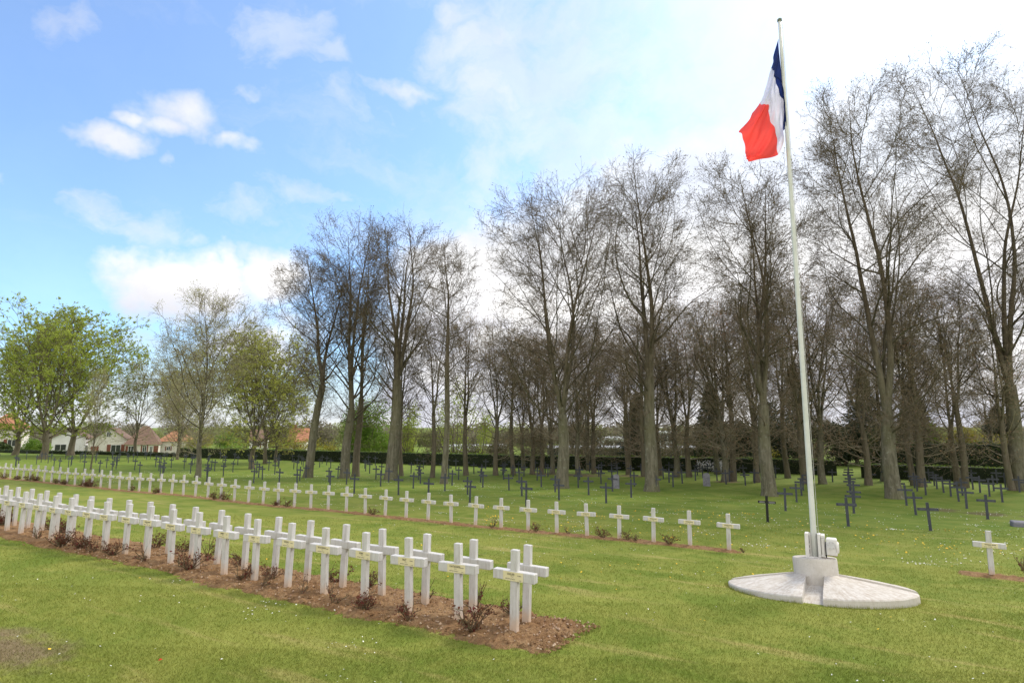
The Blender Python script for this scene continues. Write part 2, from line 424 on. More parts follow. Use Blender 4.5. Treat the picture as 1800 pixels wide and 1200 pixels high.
def leafmat(name, c1, c2, sc=0.6, tr=0.35):
    def fn(N, bs):
        g = gcoord(N)
        n = N.noise(g, sc, 4, 0.6); m_ = N.noise(g, 14, 2, 0.6)
        c = N.mix(N.smooth(N.math('ADD', N.math('MULTIPLY', n, 0.6), N.math('MULTIPLY', m_, 0.4)), 0.38, 0.62), rgb(*c1), rgb(*c2))
        N.set(bs.inputs['Base Color'], c)
        t = N.node('ShaderNodeBsdfTranslucent', {'Color': c})
        out = [x for x in N.n if x.type == 'OUTPUT_MATERIAL'][0]
        N.set(out.inputs[0], N.node('ShaderNodeMixShader', {0: tr, 1: bs.outputs[0], 2: t.outputs[0]}).outputs[0])
    return mat(name, fn, 0.6, 0.25)
M['bud'] = leafmat('bud', (0.12, 0.075, 0.045), (0.16, 0.13, 0.06), tr=0.3)
M['bud_red'] = leafmat('red_bud', (0.34, 0.17, 0.11), (0.34, 0.27, 0.14), tr=0.45)
M['leaf_spring'] = leafmat('spring_leaf', (0.27, 0.34, 0.045), (0.42, 0.48, 0.10), tr=0.55)
M['leaf_bronze'] = leafmat('bronze_leaf', (0.34, 0.30, 0.08), (0.42, 0.42, 0.10), tr=0.5)
M['leaf_moss'] = leafmat('moss_green_leaf', (0.32, 0.33, 0.07), (0.42, 0.45, 0.10), tr=0.5)
M['leaf_green'] = leafmat('green_leaf', (0.11, 0.20, 0.025), (0.23, 0.34, 0.05), tr=0.45)
M['leaf_pale'] = leafmat('pale_leaf', (0.38, 0.38, 0.16), (0.48, 0.47, 0.22), tr=0.5)
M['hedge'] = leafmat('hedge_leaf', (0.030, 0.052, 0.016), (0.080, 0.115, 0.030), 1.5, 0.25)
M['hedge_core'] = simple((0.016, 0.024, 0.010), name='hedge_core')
M['hedge_top'] = leafmat('hedge_top_leaf', (0.12, 0.19, 0.03), (0.19, 0.26, 0.045), 1.5, 0.3)  # lighter green leaf colour for the hedge tops
M['needle'] = leafmat('needle', (0.020, 0.036, 0.018), (0.050, 0.070, 0.032), 0.8, 0.15)
M['yellow_leaf'] = leafmat('yellow_leaf', (0.22, 0.20, 0.025), (0.33, 0.30, 0.05), 0.8, 0.35)
M['rose'] = leafmat('rose_leaf', (0.16, 0.022, 0.022), (0.11, 0.065, 0.030), 9, 0.3)
M['cane'] = simple((0.13, 0.075, 0.045), (0.10, 0.095, 0.045), 8, 0.7, name='cane')
M['blossom'] = leafmat('blossom', (0.60, 0.60, 0.60), (0.72, 0.72, 0.70), 9, 0.3)
M['daisy'] = simple((0.78, 0.78, 0.72), name='daisy_petal')
M['dandelion'] = simple((0.80, 0.42, 0.03), (0.85, 0.62, 0.06), 2, name='dandelion_petal')
M['red'] = simple((0.62, 0.02, 0.02), name='red_petal')
def conc_fn(N, bs):
    o = ocoord(N)
    x = N.node('ShaderNodeSeparateXYZ', {0: o})
    ang = N.math('ARCTAN2', x.outputs[1], x.outputs[0])
    rad = N.vmath('LENGTH', N.vmath('MULTIPLY', o, (1, 1, 0)), out=1)
    cb = N.node('ShaderNodeCombineXYZ', {0: N.math('MULTIPLY', ang, 26.0), 1: N.math('MULTIPLY', rad, 3.0), 2: 0.0}).outputs[0]
    st = N.noise(cb, 1.0, 6, 0.75); a = N.noise(o, 3.0, 6, 0.7); b = N.noise(o, 26, 5, 0.7)
    c = N.mix(N.smooth(a, 0.3, 0.7), rgb(0.60, 0.575, 0.54), rgb(0.50, 0.47, 0.42))
    nzv_ = N.node('ShaderNodeSeparateXYZ', {0: N.node('ShaderNodeNewGeometry').outputs['Normal']}).outputs[2]
    up_ = N.smooth(nzv_, 0.5, 0.85, 0.12, 0.7)
    c = N.mix(N.math('MULTIPLY', N.smooth(N.math('ADD', N.math('MULTIPLY', st, .55), N.math('MULTIPLY', N.noise(o, 14, 6, 0.75), .45)), 0.44, 0.60), up_), c, rgb(0.34, 0.28, 0.22))
    low_ = N.smooth(N.math('ADD', x.outputs[2], N.math('MULTIPLY', a, .12)), 0.14, 0.02)
    c = N.mix(N.math('MULTIPLY', low_, 0.45), c, rgb(0.22, 0.22, 0.14))
    c = N.mix(N.math('MULTIPLY', N.smooth(b, 0.58, 0.70), 0.6), c, rgb(0.33, 0.31, 0.27))
    N.set(bs.inputs['Base Color'], c)
    N.set(bs.inputs['Normal'], N.node('ShaderNodeBump', {'Strength': 0.5, 'Distance': 0.01, 'Height': N.math('ADD', st, b)}).outputs[0])
M['conc'] = mat('weathered_white_concrete', conc_fn, 0.9, 0.2)
def chip_fn(N, bs):
    o = ocoord(N)
    a = N.noise(o, 4.0, 6, 0.7); b = N.noise(o, 22, 5, 0.7)
    c = N.mix(N.smooth(a, 0.35, 0.7), rgb(0.68, 0.67, 0.65), rgb(0.58, 0.56, 0.53))
    c = N.mix(N.math('MULTIPLY', N.smooth(b, 0.62, 0.72), 0.7), c, rgb(0.30, 0.22, 0.17))
    N.set(bs.inputs['Base Color'], c)
M['grey_paint'] = simple((.52, .52, .53), (.60, .60, .60), 9, .5, .4, name='grey_paint'); M['rust'] = simple((.16, .08, .05), (.25, .15, .1), 30, name='rust')
M['chip'] = mat('chipped_white_paint', chip_fn, 0.6, 0.35)
def pole_fn(N, bs):
    o = ocoord(N)
    a = N.noise(N.vmath('MULTIPLY', o, (1, 1, .5)), 3.0, 6, 0.7); b = N.noise(o, 25, 4, 0.7)
    c = N.mix(N.smooth(a, 0.4, 0.65), rgb(0.66, 0.68, 0.66), rgb(0.56, 0.59, 0.55))
    c = N.mix(N.math('MULTIPLY', N.smooth(b, 0.6, 0.72), 0.5), c, rgb(0.36, 0.32, 0.24))
    N.set(bs.inputs['Base Color'], c)
M['pole'] = mat('pole_paint', pole_fn, 0.5, 0.4)

# ------------------------------------------------------------------ ground
def make_ground():
    def grid(xs, ys, hole=None):
        X, Y = np.meshgrid(xs, ys); Z = Gn(X, Y)
        v = np.stack([X.ravel(), Y.ravel(), Z.ravel()], 1)
        nx, ny = len(xs), len(ys)
        i, j = np.meshgrid(np.arange(nx - 1), np.arange(ny - 1)); a = (j * nx + i).ravel()
        return v, np.stack([a, a + 1, a + nx + 1, a + nx], 1)
    xs = np.unique(np.concatenate([np.linspace(-2500, -160, 14), np.arange(-160, -20, 1.0), np.arange(-20, 20, .5), np.arange(20, 80, 1.0), np.linspace(80, 2500, 14)]))
    ys = np.unique(np.concatenate([np.linspace(-60, -6, 7), np.arange(-6, 24, .5), np.arange(24, 160, 1.0), np.linspace(160, 3500, 18)]))
    v, f = grid(xs, ys)
    rr = np.array([mn.noise(Vector((a * .25, b * .25, 0))) for a, b in v[:, :2]])
    near = (np.abs(v[:, 0]) < 70) & (v[:, 1] < 90)
    v[:, 2] += rr * 0.03 * near
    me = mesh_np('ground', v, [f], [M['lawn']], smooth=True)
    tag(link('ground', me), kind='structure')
make_ground()

def Gz(x, y):   # ground with the same small waves
    return G(x, y) + mn.noise(Vector((x * .25, y * .25, 0))) * 0.03

# ------------------------------------------------------------------ soil beds
def soil_bed(u0, u1, v0, v1, du, height, seed, name='soil_bed'):
    us = np.arange(u0, u1 + du, du); vs_ = np.arange(v0 - .25, v1 + .25, min(du, 0.06))
    verts = []
    for v in vs_:
        for u in us:
            p = P(u, v); q = Vector((p.x * 1.3 + seed, p.y * 1.3, 0))
            edge = min(v - v0, v1 - v, (u - u0) * .8 - .12, (u1 - u))
            edge += 0.15 * mn.noise(q * 1.3) + 0.07 * mn.noise(q * 6)
            t = max(-1, min(1, edge / 0.16))
            h = height * (sm((t + 1) / 2) * 2 - 1)
            c = mn.noise(q * 5) * 0.024 + mn.noise(q * 13) * 0.020 + max(0, mn.noise(q * 8 + Vector((7, 3, 0)))) * .035
            verts.append((p.x, p.y, Gz(p.x, p.y) + h + (c if t > -0.2 else 0)))
    nu, nv = len(us), len(vs_)
    i, j = np.meshgrid(np.arange(nu - 1), np.arange(nv - 1)); a = (j * nu + i).ravel()
    me = mesh_np(name, verts, [np.stack([a, a + nu, a + nu + 1, a + 1], 1)], [M['soil']], smooth=False)
    return tag(link(name, me), kind='structure')
soil_bed(2.85, 9.5, 5.80, 7.25, 0.035, 0.045, 3)
soil_bed(9.35, 22.0, 5.93, 7.3, 0.09, 0.045, 3)
soil_bed(2.3, 14.0, 14.92, 15.42, 0.07, 0.035, 9)
soil_bed(13.7, 44.0, 14.93, 15.42, 0.14, 0.035, 9)
soil_bed(-6.0, -1.75, 15.05, 15.6, 0.07, 0.035, 14)

rng = np.random.default_rng(5)
# pebbles in the near bed: nobody could count them
def pebbles():
    nb = NB(); n = 900
    u = 2.9 + 11 * rng.random(n) ** 1.2; v = 5.75 + 1.4 * rng.random(n)
    ico = np.array([(1, 0, 0), (-1, 0, 0), (0, 1, 0), (0, -1, 0), (0, 0, 1), (0, 0, -1)], float)
    fc = np.array([(0, 2, 4), (2, 1, 4), (1, 3, 4), (3, 0, 4), (2, 0, 5), (1, 2, 5), (3, 1, 5), (0, 3, 5)])
    for i in range(n):
        p = P(u[i], v[i]); s = 0.006 + 0.014 * rng.random() ** 2
        nb.add(ico * s * (0.7 + .6 * rng.random((6, 1))) + np.array((p.x, p.y, Gz(p.x, p.y) + 0.055 + s * .3)), fc)
    cl = NB(); n = 3600; u = 2.85 + 13 * rng.random(n) ** 1.25; v = 5.78 + 1.5 * rng.random(n)
    for i in range(n):
        p = P(u[i], v[i]); s = 0.008 + 0.020 * rng.random() ** 2.2
        cl.add(ico * s * (0.6 + .8 * rng.random((6, 1))) * np.array([1, 1, .7]) + np.array((p.x, p.y, Gz(p.x, p.y) + (.045 if 5.8 < v[i] < 7.15 else .008))), fc)
    tag(link('soil_clods', cl.mesh('soil_clods', [M['soil']])), kind='stuff')
    tag(link('pebbles', nb.mesh('pebbles', [simple((0.50, 0.38, 0.27), (0.30, 0.18, 0.11), 30, name='pebble')])), kind='stuff')
pebbles()
def litter():
    r = np.random.default_rng(12); n = 700; u = 2.95 + 10 * r.random(n) ** 1.1; v = 5.85 + 1.3 * r.random(n); P_ = [P(a, b) for a, b in zip(u, v)]
    c = np.array([(p.x, p.y, Gz(p.x, p.y) + .065) for p in P_]); s = r.uniform(.008, .024, (n, 1)); a = unit(r, n); a[:, 2] *= .35; a *= s; b_ = np.cross(a, unit(r, n)); b_ = b_ / (np.linalg.norm(b_, axis=1, keepdims=True) + 1e-9) * s * .6
    nb = NB(); nb.quads(c, a, b_, 0); tag(link('fallen_leaves', nb.mesh('fallen_leaves', [simple((0.34, 0.20, 0.10), (0.10, 0.05, 0.03), 20, name='dead_leaf')])), kind='stuff', label='dry leaves and scraps on the near soil bed', cat='leaf litter')
litter()

ORD = ['first', 'second', 'third', 'fourth', 'fifth', 'sixth', 'seventh', 'eighth', 'ninth', 'tenth', 'eleventh', 'twelfth', 'thirteenth', 'fourteenth',
       'fifteenth', 'sixteenth', 'seventeenth', 'eighteenth', 'nineteenth', 'twentieth']
TENS = {2: 'twenty', 3: 'thirty', 4: 'forty', 5: 'fifty', 6: 'sixty'}
def ordinal(i):       # i from 1
    if i <= 20: return ORD[i - 1]
    t, r = divmod(i, 10)
    return TENS[t] + '-' + ORD[r - 1] if r else TENS[t][:-1] + 'ieth'

# ------------------------------------------------------------------ white crosses
_text_cache = {}
def text_mesh(txt, size, mt, align='CENTER'):
    key = (txt, size, mt)
    if key not in _text_cache:
        c = bpy.data.curves.new('lettering', 'FONT'); c.body = txt; c.size = size; c.align_x = align; c.align_y = 'CENTER'
        c.offset = size * 0.02; c.extrude = 0.0; c.resolution_u = 2
        o = bpy.data.objects.new('lettering', c); COL.objects.link(o)
        bpy.context.view_layer.update()
        me = bpy.data.meshes.new_from_object(o.evaluated_get(bpy.context.evaluated_depsgraph_get()))
        bpy.data.objects.remove(o); bpy.data.curves.remove(c)
        me.materials.clear(); me.materials.append(M[mt]); _text_cache[key] = me
    return _text_cache[key]

def merged_text(lines, mt):
    """lines: (text, size, x, z, squeeze) on the x-z plane facing -y"""
    V_ = []; F_ = []; n = 0
    for t, s, x, zz, sq in lines:
        me = text_mesh(t, s, mt)
        V_ += [(v.co.x * sq + x, 0.0, v.co.y + zz) for v in me.vertices]
        F_ += [tuple(i + n for i in p.vertices) for p in me.polygons]; n += len(me.vertices)
    m = bpy.data.meshes.new('lettering'); m.from_pydata(V_, [], F_); m.materials.append(M[mt]); m.update(); return m

def generic_lettering():
    b = MB(); r = random.Random(3)
    for z0, h, spans in ((.017, .020, ((-.085, .02), (.035, .095))), (-.006, .008, ((-.035, .03),)), (-.030, .009, ((-.10, -.045), (-.035, -.02), (-.01, .035), (.07, .10)))):
        for a, c in spans:
            x = a
            while x < c:
                wd = h * (.45 + .2 * r.random())
                b.add([(x, 0, z0 - h / 2), (x + wd, 0, z0 - h / 2), (x + wd, 0, z0 + h / 2), (x, 0, z0 + h / 2)], [(0, 1, 2, 3)]); x += wd + h * .28
    me = bpy.data.meshes.new('lettering'); me.from_pydata(b.v, [], b.f); me.materials.append(M['ink']); me.update(); return me
GEN = generic_lettering()
def join_meshes(name, parts):
    V_ = []; F_ = []; I_ = []; mats = []
    for me, dy in parts:
        n = len(V_); V_ += [(v.co.x, v.co.y + dy, v.co.z) for v in me.vertices]
        for p in me.polygons: F_.append(tuple(i + n for i in p.vertices)); I_.append(len(mats) + p.material_index)
        mats += list(me.materials)
    m = bpy.data.meshes.new(name); m.from_pydata(V_, [], F_)
    for x in mats: m.materials.append(x)
    m.polygons.foreach_set('material_index', I_); m.update(); return m
HC = 0.93
def cross_meshes():
    p = MB(); p.box(-.048, .048, -.036, .036, -.25, HC, .006)
    m1 = p.build('post', M['cross'])
    a = MB(); a.box(-.28, .28, -.047, .047, .580, .690, .006)
    m2 = a.build('crossbar', M['cross'])
    q = MB(); q.box(-.135, .135, -.0035, .0, -.05, .05, 0)
    m3 = q.build('plaque', M['plaque'])
    r = [m1.data, m2.data, m3.data]
    for o in (m1, m2, m3): bpy.data.objects.remove(o)
    return r
CM = cross_meshes()
GENP = join_meshes('plaque', [(CM[2], 0.0), (GEN, -.0040)])
rnd = random.Random(11)
def white_cross(u, v, dz, label, group, flip=False, text=None, hs=1.0):
    p = P(u, v); t = empty('grave_cross', (p.x, p.y, Gz(p.x, p.y) + dz), ROT + (math.pi if flip else 0) + R(rnd.uniform(-1.5, 1.5)), label=label, cat='grave cross', group=group)
    t.rotation_euler[0] = R(rnd.uniform(-1.6, 1.6)); t.rotation_euler[1] = R(rnd.uniform(-1.4, 1.4)); t.scale = (hs,) * 3
    link('post', CM[0], t); link('crossbar', CM[1], t)
    if text:
        me = merged_text([(text[0], .034, -.03 if len(text[0]) < 9 else -.02, .022, .72), (text[1], .017, .085, .014, .8), ('SOLDAT', .013, -.01, -.004, .8), ('MORT POUR LA FRANCE LE', .016, -.035, -.030, .66), ('9.6.1918', .015, .095, -.036, .6)], 'ink')
        me = join_meshes('plaque', [(CM[2], 0.0), (me, -.0040)])
    else: me = GENP
    pl = link('plaque', me, t); pl.location = (rnd.uniform(-.006, .006), -.0475, .634)
    return t
NAMES = {0: ('OUILLIER', 'EUGENE'), 1: ('CHATAIGNERE', 'GEORGES'), 2: ('PALET', 'MARIUS'), 3: ('ROBIN', 'GUSTAVE'), 4: ('BOUCHEREAU', 'ALBERT'), 5: ('BOISSEAU', 'MARCEL'), 6: ('CARON', 'LEON'), 7: ('LAMBERT', 'JEAN'), 8: ('LAMBERT', 'PAUL')}
def row_u(i): return 3.56 + .795 * i - .0025 * i * i
g1 = 'white crosses facing the lawn in the near double row'; g2 = 'white crosses turned away in the near double row'
for i in range(22):
    if i in NAMES: lab = '%s cross from the right end of the near front line, plaque reading %s' % (ordinal(i + 1), NAMES[i][0].title())
    else: lab = 'white concrete cross, %s from the right end of the near double row, front line' % ordinal(i + 1)
    if i == 0: lab = 'white cross nearest the camera at the right end of the bed, yellow plaque'
    white_cross(row_u(i), 6.27, 0.035, lab, g1, text=NAMES.get(i))
for i in range(22):
    lab = 'white cross seen from its plain back, %s from the right end of the rear line' % ordinal(i + 1)
    white_cross(row_u(i) + .08 + .004 * i, 6.72, 0.035, lab, g2, flip=True)
g3 = 'white crosses in the single second row'
for i in range(48):
    u = 2.69 + .92 * i - .00115 * i * i
    lab = 'smaller white cross in the second row, %s from its right end' % ordinal(i + 1)
    white_cross(u, 15.2, 0.0, lab, g3, hs=.945)
white_cross(-2.29, 15.33, 0.0, 'lone white cross with yellow plaque right of the flagpole', g3, hs=.945)
white_cross(-1.39, 6.05, 0.08, 'white cross at the right edge of the photo, only its arm tip showing', g1)

# ------------------------------------------------------------------ dark steel crosses
def steel_mesh(mt, nm):
    b = MB(); b.box(-.043, .043, -.014, .014, -.2, .90, .004); b.box(-.29, -.0432, -.012, .012, .635, .722, .003); b.box(.0432, .29, -.012, .012, .635, .722, .003)
    b.box(-.06, .06, -.03, .03, -.2, .012, .004)
    o = b.build(nm, M[mt]); me = o.data; bpy.data.objects.remove(o); return me
def steel_parts(mt, lb):
    b = MB(); b.box(-.043, .043, -.014, .014, -.2, .90, .004); b.box(-.06, .06, -.03, .03, -.2, .012, .004); p = b.build('post', M[mt])
    b = MB(); b.box(-.29, -.0432, -.012, .012, .635, .722, .003); b.box(.0432, .29, -.012, .012, .635, .722, .003); b.box(-.05, .05, -.016, -.0142, .64, .717); c = b.build('crossbar', M[mt])
    r_ = (p.data, join_meshes('crossbar', [(c.data, 0.0), (lb, -.0165)])); bpy.data.objects.remove(p); bpy.data.objects.remove(c); return r_
SM = steel_mesh('steel', 'steel_cross'); BMk = steel_mesh('black', 'black_cross')
def letter_bars(seed):
    b = MB(); r = random.Random(seed)
    for a, c in ((-.25, -.06), (.06, .26)):
        for zz in (.695, .665):
            x = a + r.random() * .03; e = c - r.random() * .05
            while x < e:
                wd = .006 + .006 * r.random(); b.add([(x, 0, zz - .008), (x + wd, 0, zz - .008), (x + wd, 0, zz + .008), (x, 0, zz + .008)], [(0, 1, 2, 3)]); x += wd + .004
    me = bpy.data.meshes.new('lettering'); me.from_pydata(b.v, [], b.f); return me
LB = letter_bars(4); LB.materials.append(simple((0.13, 0.14, 0.16), name='pale_paint'))
LBW = letter_bars(9); LBW.materials.append(M['whiteink'])
SP_ = steel_parts('steel', LB); SPB = steel_parts('black', LBW)
fr = random.Random(21)
files = []        # (u, [v...])
files.append((2.45, [21.4, 25.7, 30.7, 34.0, 37.0, 40.2, 43.5, 46.5]))
files.append((0.25, [22.1, 26.9, 30.2, 33.4, 36.0, 38.6, 41.4, 44.4, 47.5]))
files.append((-2.05, [22.4, 27.8, 32.0, 36.0, 38.4, 40.8, 43.2, 46.0]))
files.append((-4.25, [28.1, 32.0, 35.2, 37.8, 40.0, 42.3, 44.8, 47.5]))
files.append((-6.1, [36.1, 38.8, 41.0, 43.2, 45.4, 48.0]))
files.append((-7.9, [38.0, 40.6, 42.6, 45.2, 48.2]))
files.append((-9.6, [39.0, 41.2, 44.2, 47.2]))
files.append((-11.4, [40.5, 43.5, 46.8]))
for k in range(2, 34):                        # files to the left of the flagpole, under the trees
    u = 2.45 + 2.24 * (k - 1) + fr.uniform(-.12, .12)
    if k in (2, 3): vs_ = [39.0, 41.0, 43.5, 46.0]
    else:
        st = {4: 24.3, 5: 20.7, 6: 20.5}.get(k, 20.3 + fr.uniform(-.4, 1.6))
        vs_ = []; v = st
        while v < float(np.interp(u, HU, HV)) - 2.0:
            vs_.append(v); v += (3.7 if v < 30 else 2.9) + fr.uniform(-.5, .5)
    files.append((u, vs_))
trunk_uv = []
ncross = 0
def steel_cross(u, v, label, me=SM, lb=LB, near=False, grp='slate grey steel crosses on the lawn under the trees'):
    global ncross
    p = P(u, v)
    o = bpy.data.objects.new('steel_cross', None if near else me); COL.objects.link(o)
    o.location = (p.x, p.y, Gz(p.x, p.y)); o.rotation_euler = (R(fr.uniform(-1.5, 1.5)), R(fr.uniform(-1.8, 1.8)), ROT + R(fr.uniform(-4, 4)))
    s = fr.uniform(.93, 1.0); o.scale = (s, s, s)
    tag(o, label, 'grave cross', grp); ncross += 1
    if near:
        for nm, m_ in zip(('post', 'crossbar'), SPB if me is BMk else SP_): link(nm, m_, o)
    return o
for k, (u, vs_) in enumerate(files):
    for j, v in enumerate(vs_):
        if k == 0 and j == 0: continue
        if k == 0: lab = 'slate steel cross, %s in the file behind the black cross' % ordinal(j)
        elif k == 1: lab = 'slate steel cross, %s in the file beside the flagpole' % ordinal(j + 1)
        elif k < 8: lab = 'slate steel cross, %s from the front in the %s file right of the flagpole' % (ordinal(j + 1), ordinal(k))
        else: lab = 'slate steel cross, %s from front in the %s file left of the black cross' % (ordinal(j + 1), ordinal(k - 7))
        # the densest rank far under the trees: a partner cross close beside
        steel_cross(u + fr.uniform(-.14, .14) * (1.6 if k == 1 else 1) + .012 * (25 - v) * (k == 1), v + fr.uniform(-.1, .1), lab, near=(v < 33))
        if v > 37 and u < 24 and fr.random() < .35 and ncross < 280:
            steel_cross(u + fr.uniform(.7, 1.2), v + fr.uniform(-.4, .4), 'slate cross close left of the %s in the %s file %s' % (ordinal(j + 1), ordinal(k if k < 8 else k - 7), 'right of flagpole' if k < 8 else 'left of black cross'))
steel_cross(2.52, 21.41, 'jet black steel cross with white lettering, left of the flagpole', BMk, LBW, True)
print('steel crosses', ncross)

def headstone(u, v, label, hw=.2, h=.78):
    b = MB(); n = 12; pts = [(-hw, -.2)] + [(-hw * math.cos(math.pi * i / n), h - hw + hw * math.sin(math.pi * i / n)) for i in range(n + 1)] + [(hw, -.2)]
    m = len(pts); b.add([(x, -.05, z_) for x, z_ in pts] + [(x, .05, z_) for x, z_ in pts], [tuple(range(m)), tuple(range(2 * m - 1, m - 1, -1))] + [(i, (i + 1) % m, (i + 1) % m + m, i + m) for i in range(m)])
    p = P(u, v); o = b.build('headstone', M['stone']); o.location = (p.x, p.y, Gz(p.x, p.y)); o.rotation_euler = (0, 0, ROT)
    return tag(o, label, 'headstone', 'grey rounded headstones')
headstone(11.7, 32.4, 'pale grey round topped headstone among steel crosses, left of the thick trunk', .18, .80)
headstone(7.6, 36.8, 'pale grey round topped headstone beside the pair of slim trunks')
b = MB(); b.box(-.42, .42, -.25, .25, -.1, .17, .03)
o = b.build('grave_slab', M['stone']); p = P(-4.35, 25.6); o.location = (p.x + .55, p.y - .2, Gz(p.x, p.y)); o.rotation_euler = (0, 0, ROT)
tag(o, 'low flat grey stone slab lying at the right edge of the lawn', 'grave slab')

# ------------------------------------------------------------------ flagpole on its concrete base
PC = Vector((5.08, 10.12, 0)); PC.z = -2.738
base = empty('round_plinth', PC, ROT, label='round weathered white concrete base with four sloping sectors under the flagpole', cat='plinth')
base.rotation_mode = 'QUATERNION'
base.rotation_quaternion = Vector((0, 0, 1)).rotation_difference(Vector((.007, .115, 1))) @ __import__('mathutils').Quaternion((0, 0, 1), ROT)
def sector(q, dn):
    a0 = math.pi / 2 * q; n = 14; hw = .135
    rs = [.33, .7, 1.05, 1.30, 1.385, 1.40]; zs = [.32, .258, .198, .150, .130, .112]
    verts = []; fs = []
    for ri, (r, zz) in enumerate(zip(rs, zs)):
        da = math.asin(min(.9, hw / r))
        for i in range(n + 1):
            a = a0 + da + (math.pi / 2 - 2 * da) * i / n
            wob = 0.006 * mn.noise(Vector((r * math.cos(a) * 6, r * math.sin(a) * 6, q)))
            verts.append((r * math.cos(a), r * math.sin(a), zz + wob))
    m = len(verts)
    verts += [(x, y, -.15) for x, y, _ in verts]
    for ri in range(len(rs) - 1):
        for i in range(n):
            a = ri * (n + 1) + i; fs.append((a, a + n + 1, a + n + 2, a + 1))
    for i in range(n):
        a = (len(rs) - 1) * (n + 1) + i; fs.append((a, a + m, a + m + 1, a + 1)); fs.append((i, i + 1, i + 1 + m, i + m))
    for ri in range(len(rs) - 1):
        a = ri * (n + 1); c = a + n + 1; fs.append((a, a + m, c + m, c)); a += n; c += n; fs.append((a, c, c + m, a + m))
    b = MB(); b.add(verts, fs); o = b.build('sector', M['conc'], base); return o
for q in range(4): sector(q, 0)
b = MB(); b.lathe([(1.34, -.15), (1.34, .03), (1.2, .055), (.3, .18)], 48); b.build('channel_floor', M['conc'], base)
b = MB(); b.lathe([(.335, .0), (.337, .54), (.331, .572), (.315, .58), (0.05, .585)], 48); o = b.build('pedestal', M['conc'], base, smooth=False)

fp = empty('flagpole', PC + Vector((-.012, .0, .575)), ROT, label='tall white painted flagpole with hand winch, standing on the round base', cat='flagpole')
fp.rotation_euler[1] = R(.34)
HP = 9.83
b = MB(); k = 14
b.tube([(0, 0, .0 + HP * i / k) for i in range(k + 1)], [.047 - .018 * (i / k) for i in range(k + 1)], 16); b.build('pole', M['pole'], fp, smooth=True)
b = MB(); b.lathe([(.031, HP - .005), (.042, HP + .0), (.042, HP + .04), (.02, HP + .06)], 14); b.build('pole_cap', simple((0.16, 0.19, 0.15), name='cap'), fp)
b = MB(); b.box(-.135, -.078, -.09, .09, .03, .40, .004); b.box(.055, .098, -.09, .09, .03, .40, .004); b.box(-.135, .10, -.11, .11, 0, .03, .004)
b.box(-.135, .16, .092, .104, .04, .39, .003); b.box(-.0778, .0548, -.004, .014, .0302, .385, .003); b.build('mounting_bracket', M['chip'], fp)
b = MB()
for z0, z1 in ((.06, .13), (.16, .20), (.23, .36)): b.box(-.0778, -.072, -.0065, -.0042, z0, z1)
b.build('bracket_slot', M['ink'], fp)
b = MB(); b.box(.104, .150, -.07, .088, .05, .36, .006); b.box(.0985, .158, -.085, .09, .345, .388, .008); b.box(.0985, .158, -.085, .09, .045, .070, .004); b.build('winch_plate', M['chip'], fp)
b = MB(); b.box(.160, .176, -.03, .05, -.0, .27); b.build('support_strut', M['ink'], fp)
b = MB(); b.box(.177, .335, -.12, .07, .075, .345, .016); b.tube([(.325, -.03, .205), (.362, -.03, .205)], [.11, .080], 18); o = b.build('winch_box', M['chip'], fp)
b = MB(); b.tube([(.255, -.118, .245), (.255, -.134, .245)], [.066, .060], 22); d = b.build('winch_dial', M['grey_paint'], o)
b = MB()
for a in range(6): x = .255 + .048 * math.cos(a * 1.047); zz = .245 + .048 * math.sin(a * 1.047); b.tube([(x, -.133, zz), (x, -.139, zz)], [.004, .004], 6)
b.box(.18, .33, -.1225, -.1203, .078, .084); b.build('rust_mark', M['rust'], d)
b = MB(); b.tube([(.075, -.055, .4), (.058, -.050, 3), (.048, -.042, 6), (.040, -.036, HP - .1)], [.004] * 4, 5); b.build('halyard', simple((.45, .45, .42), name='rope'), fp)

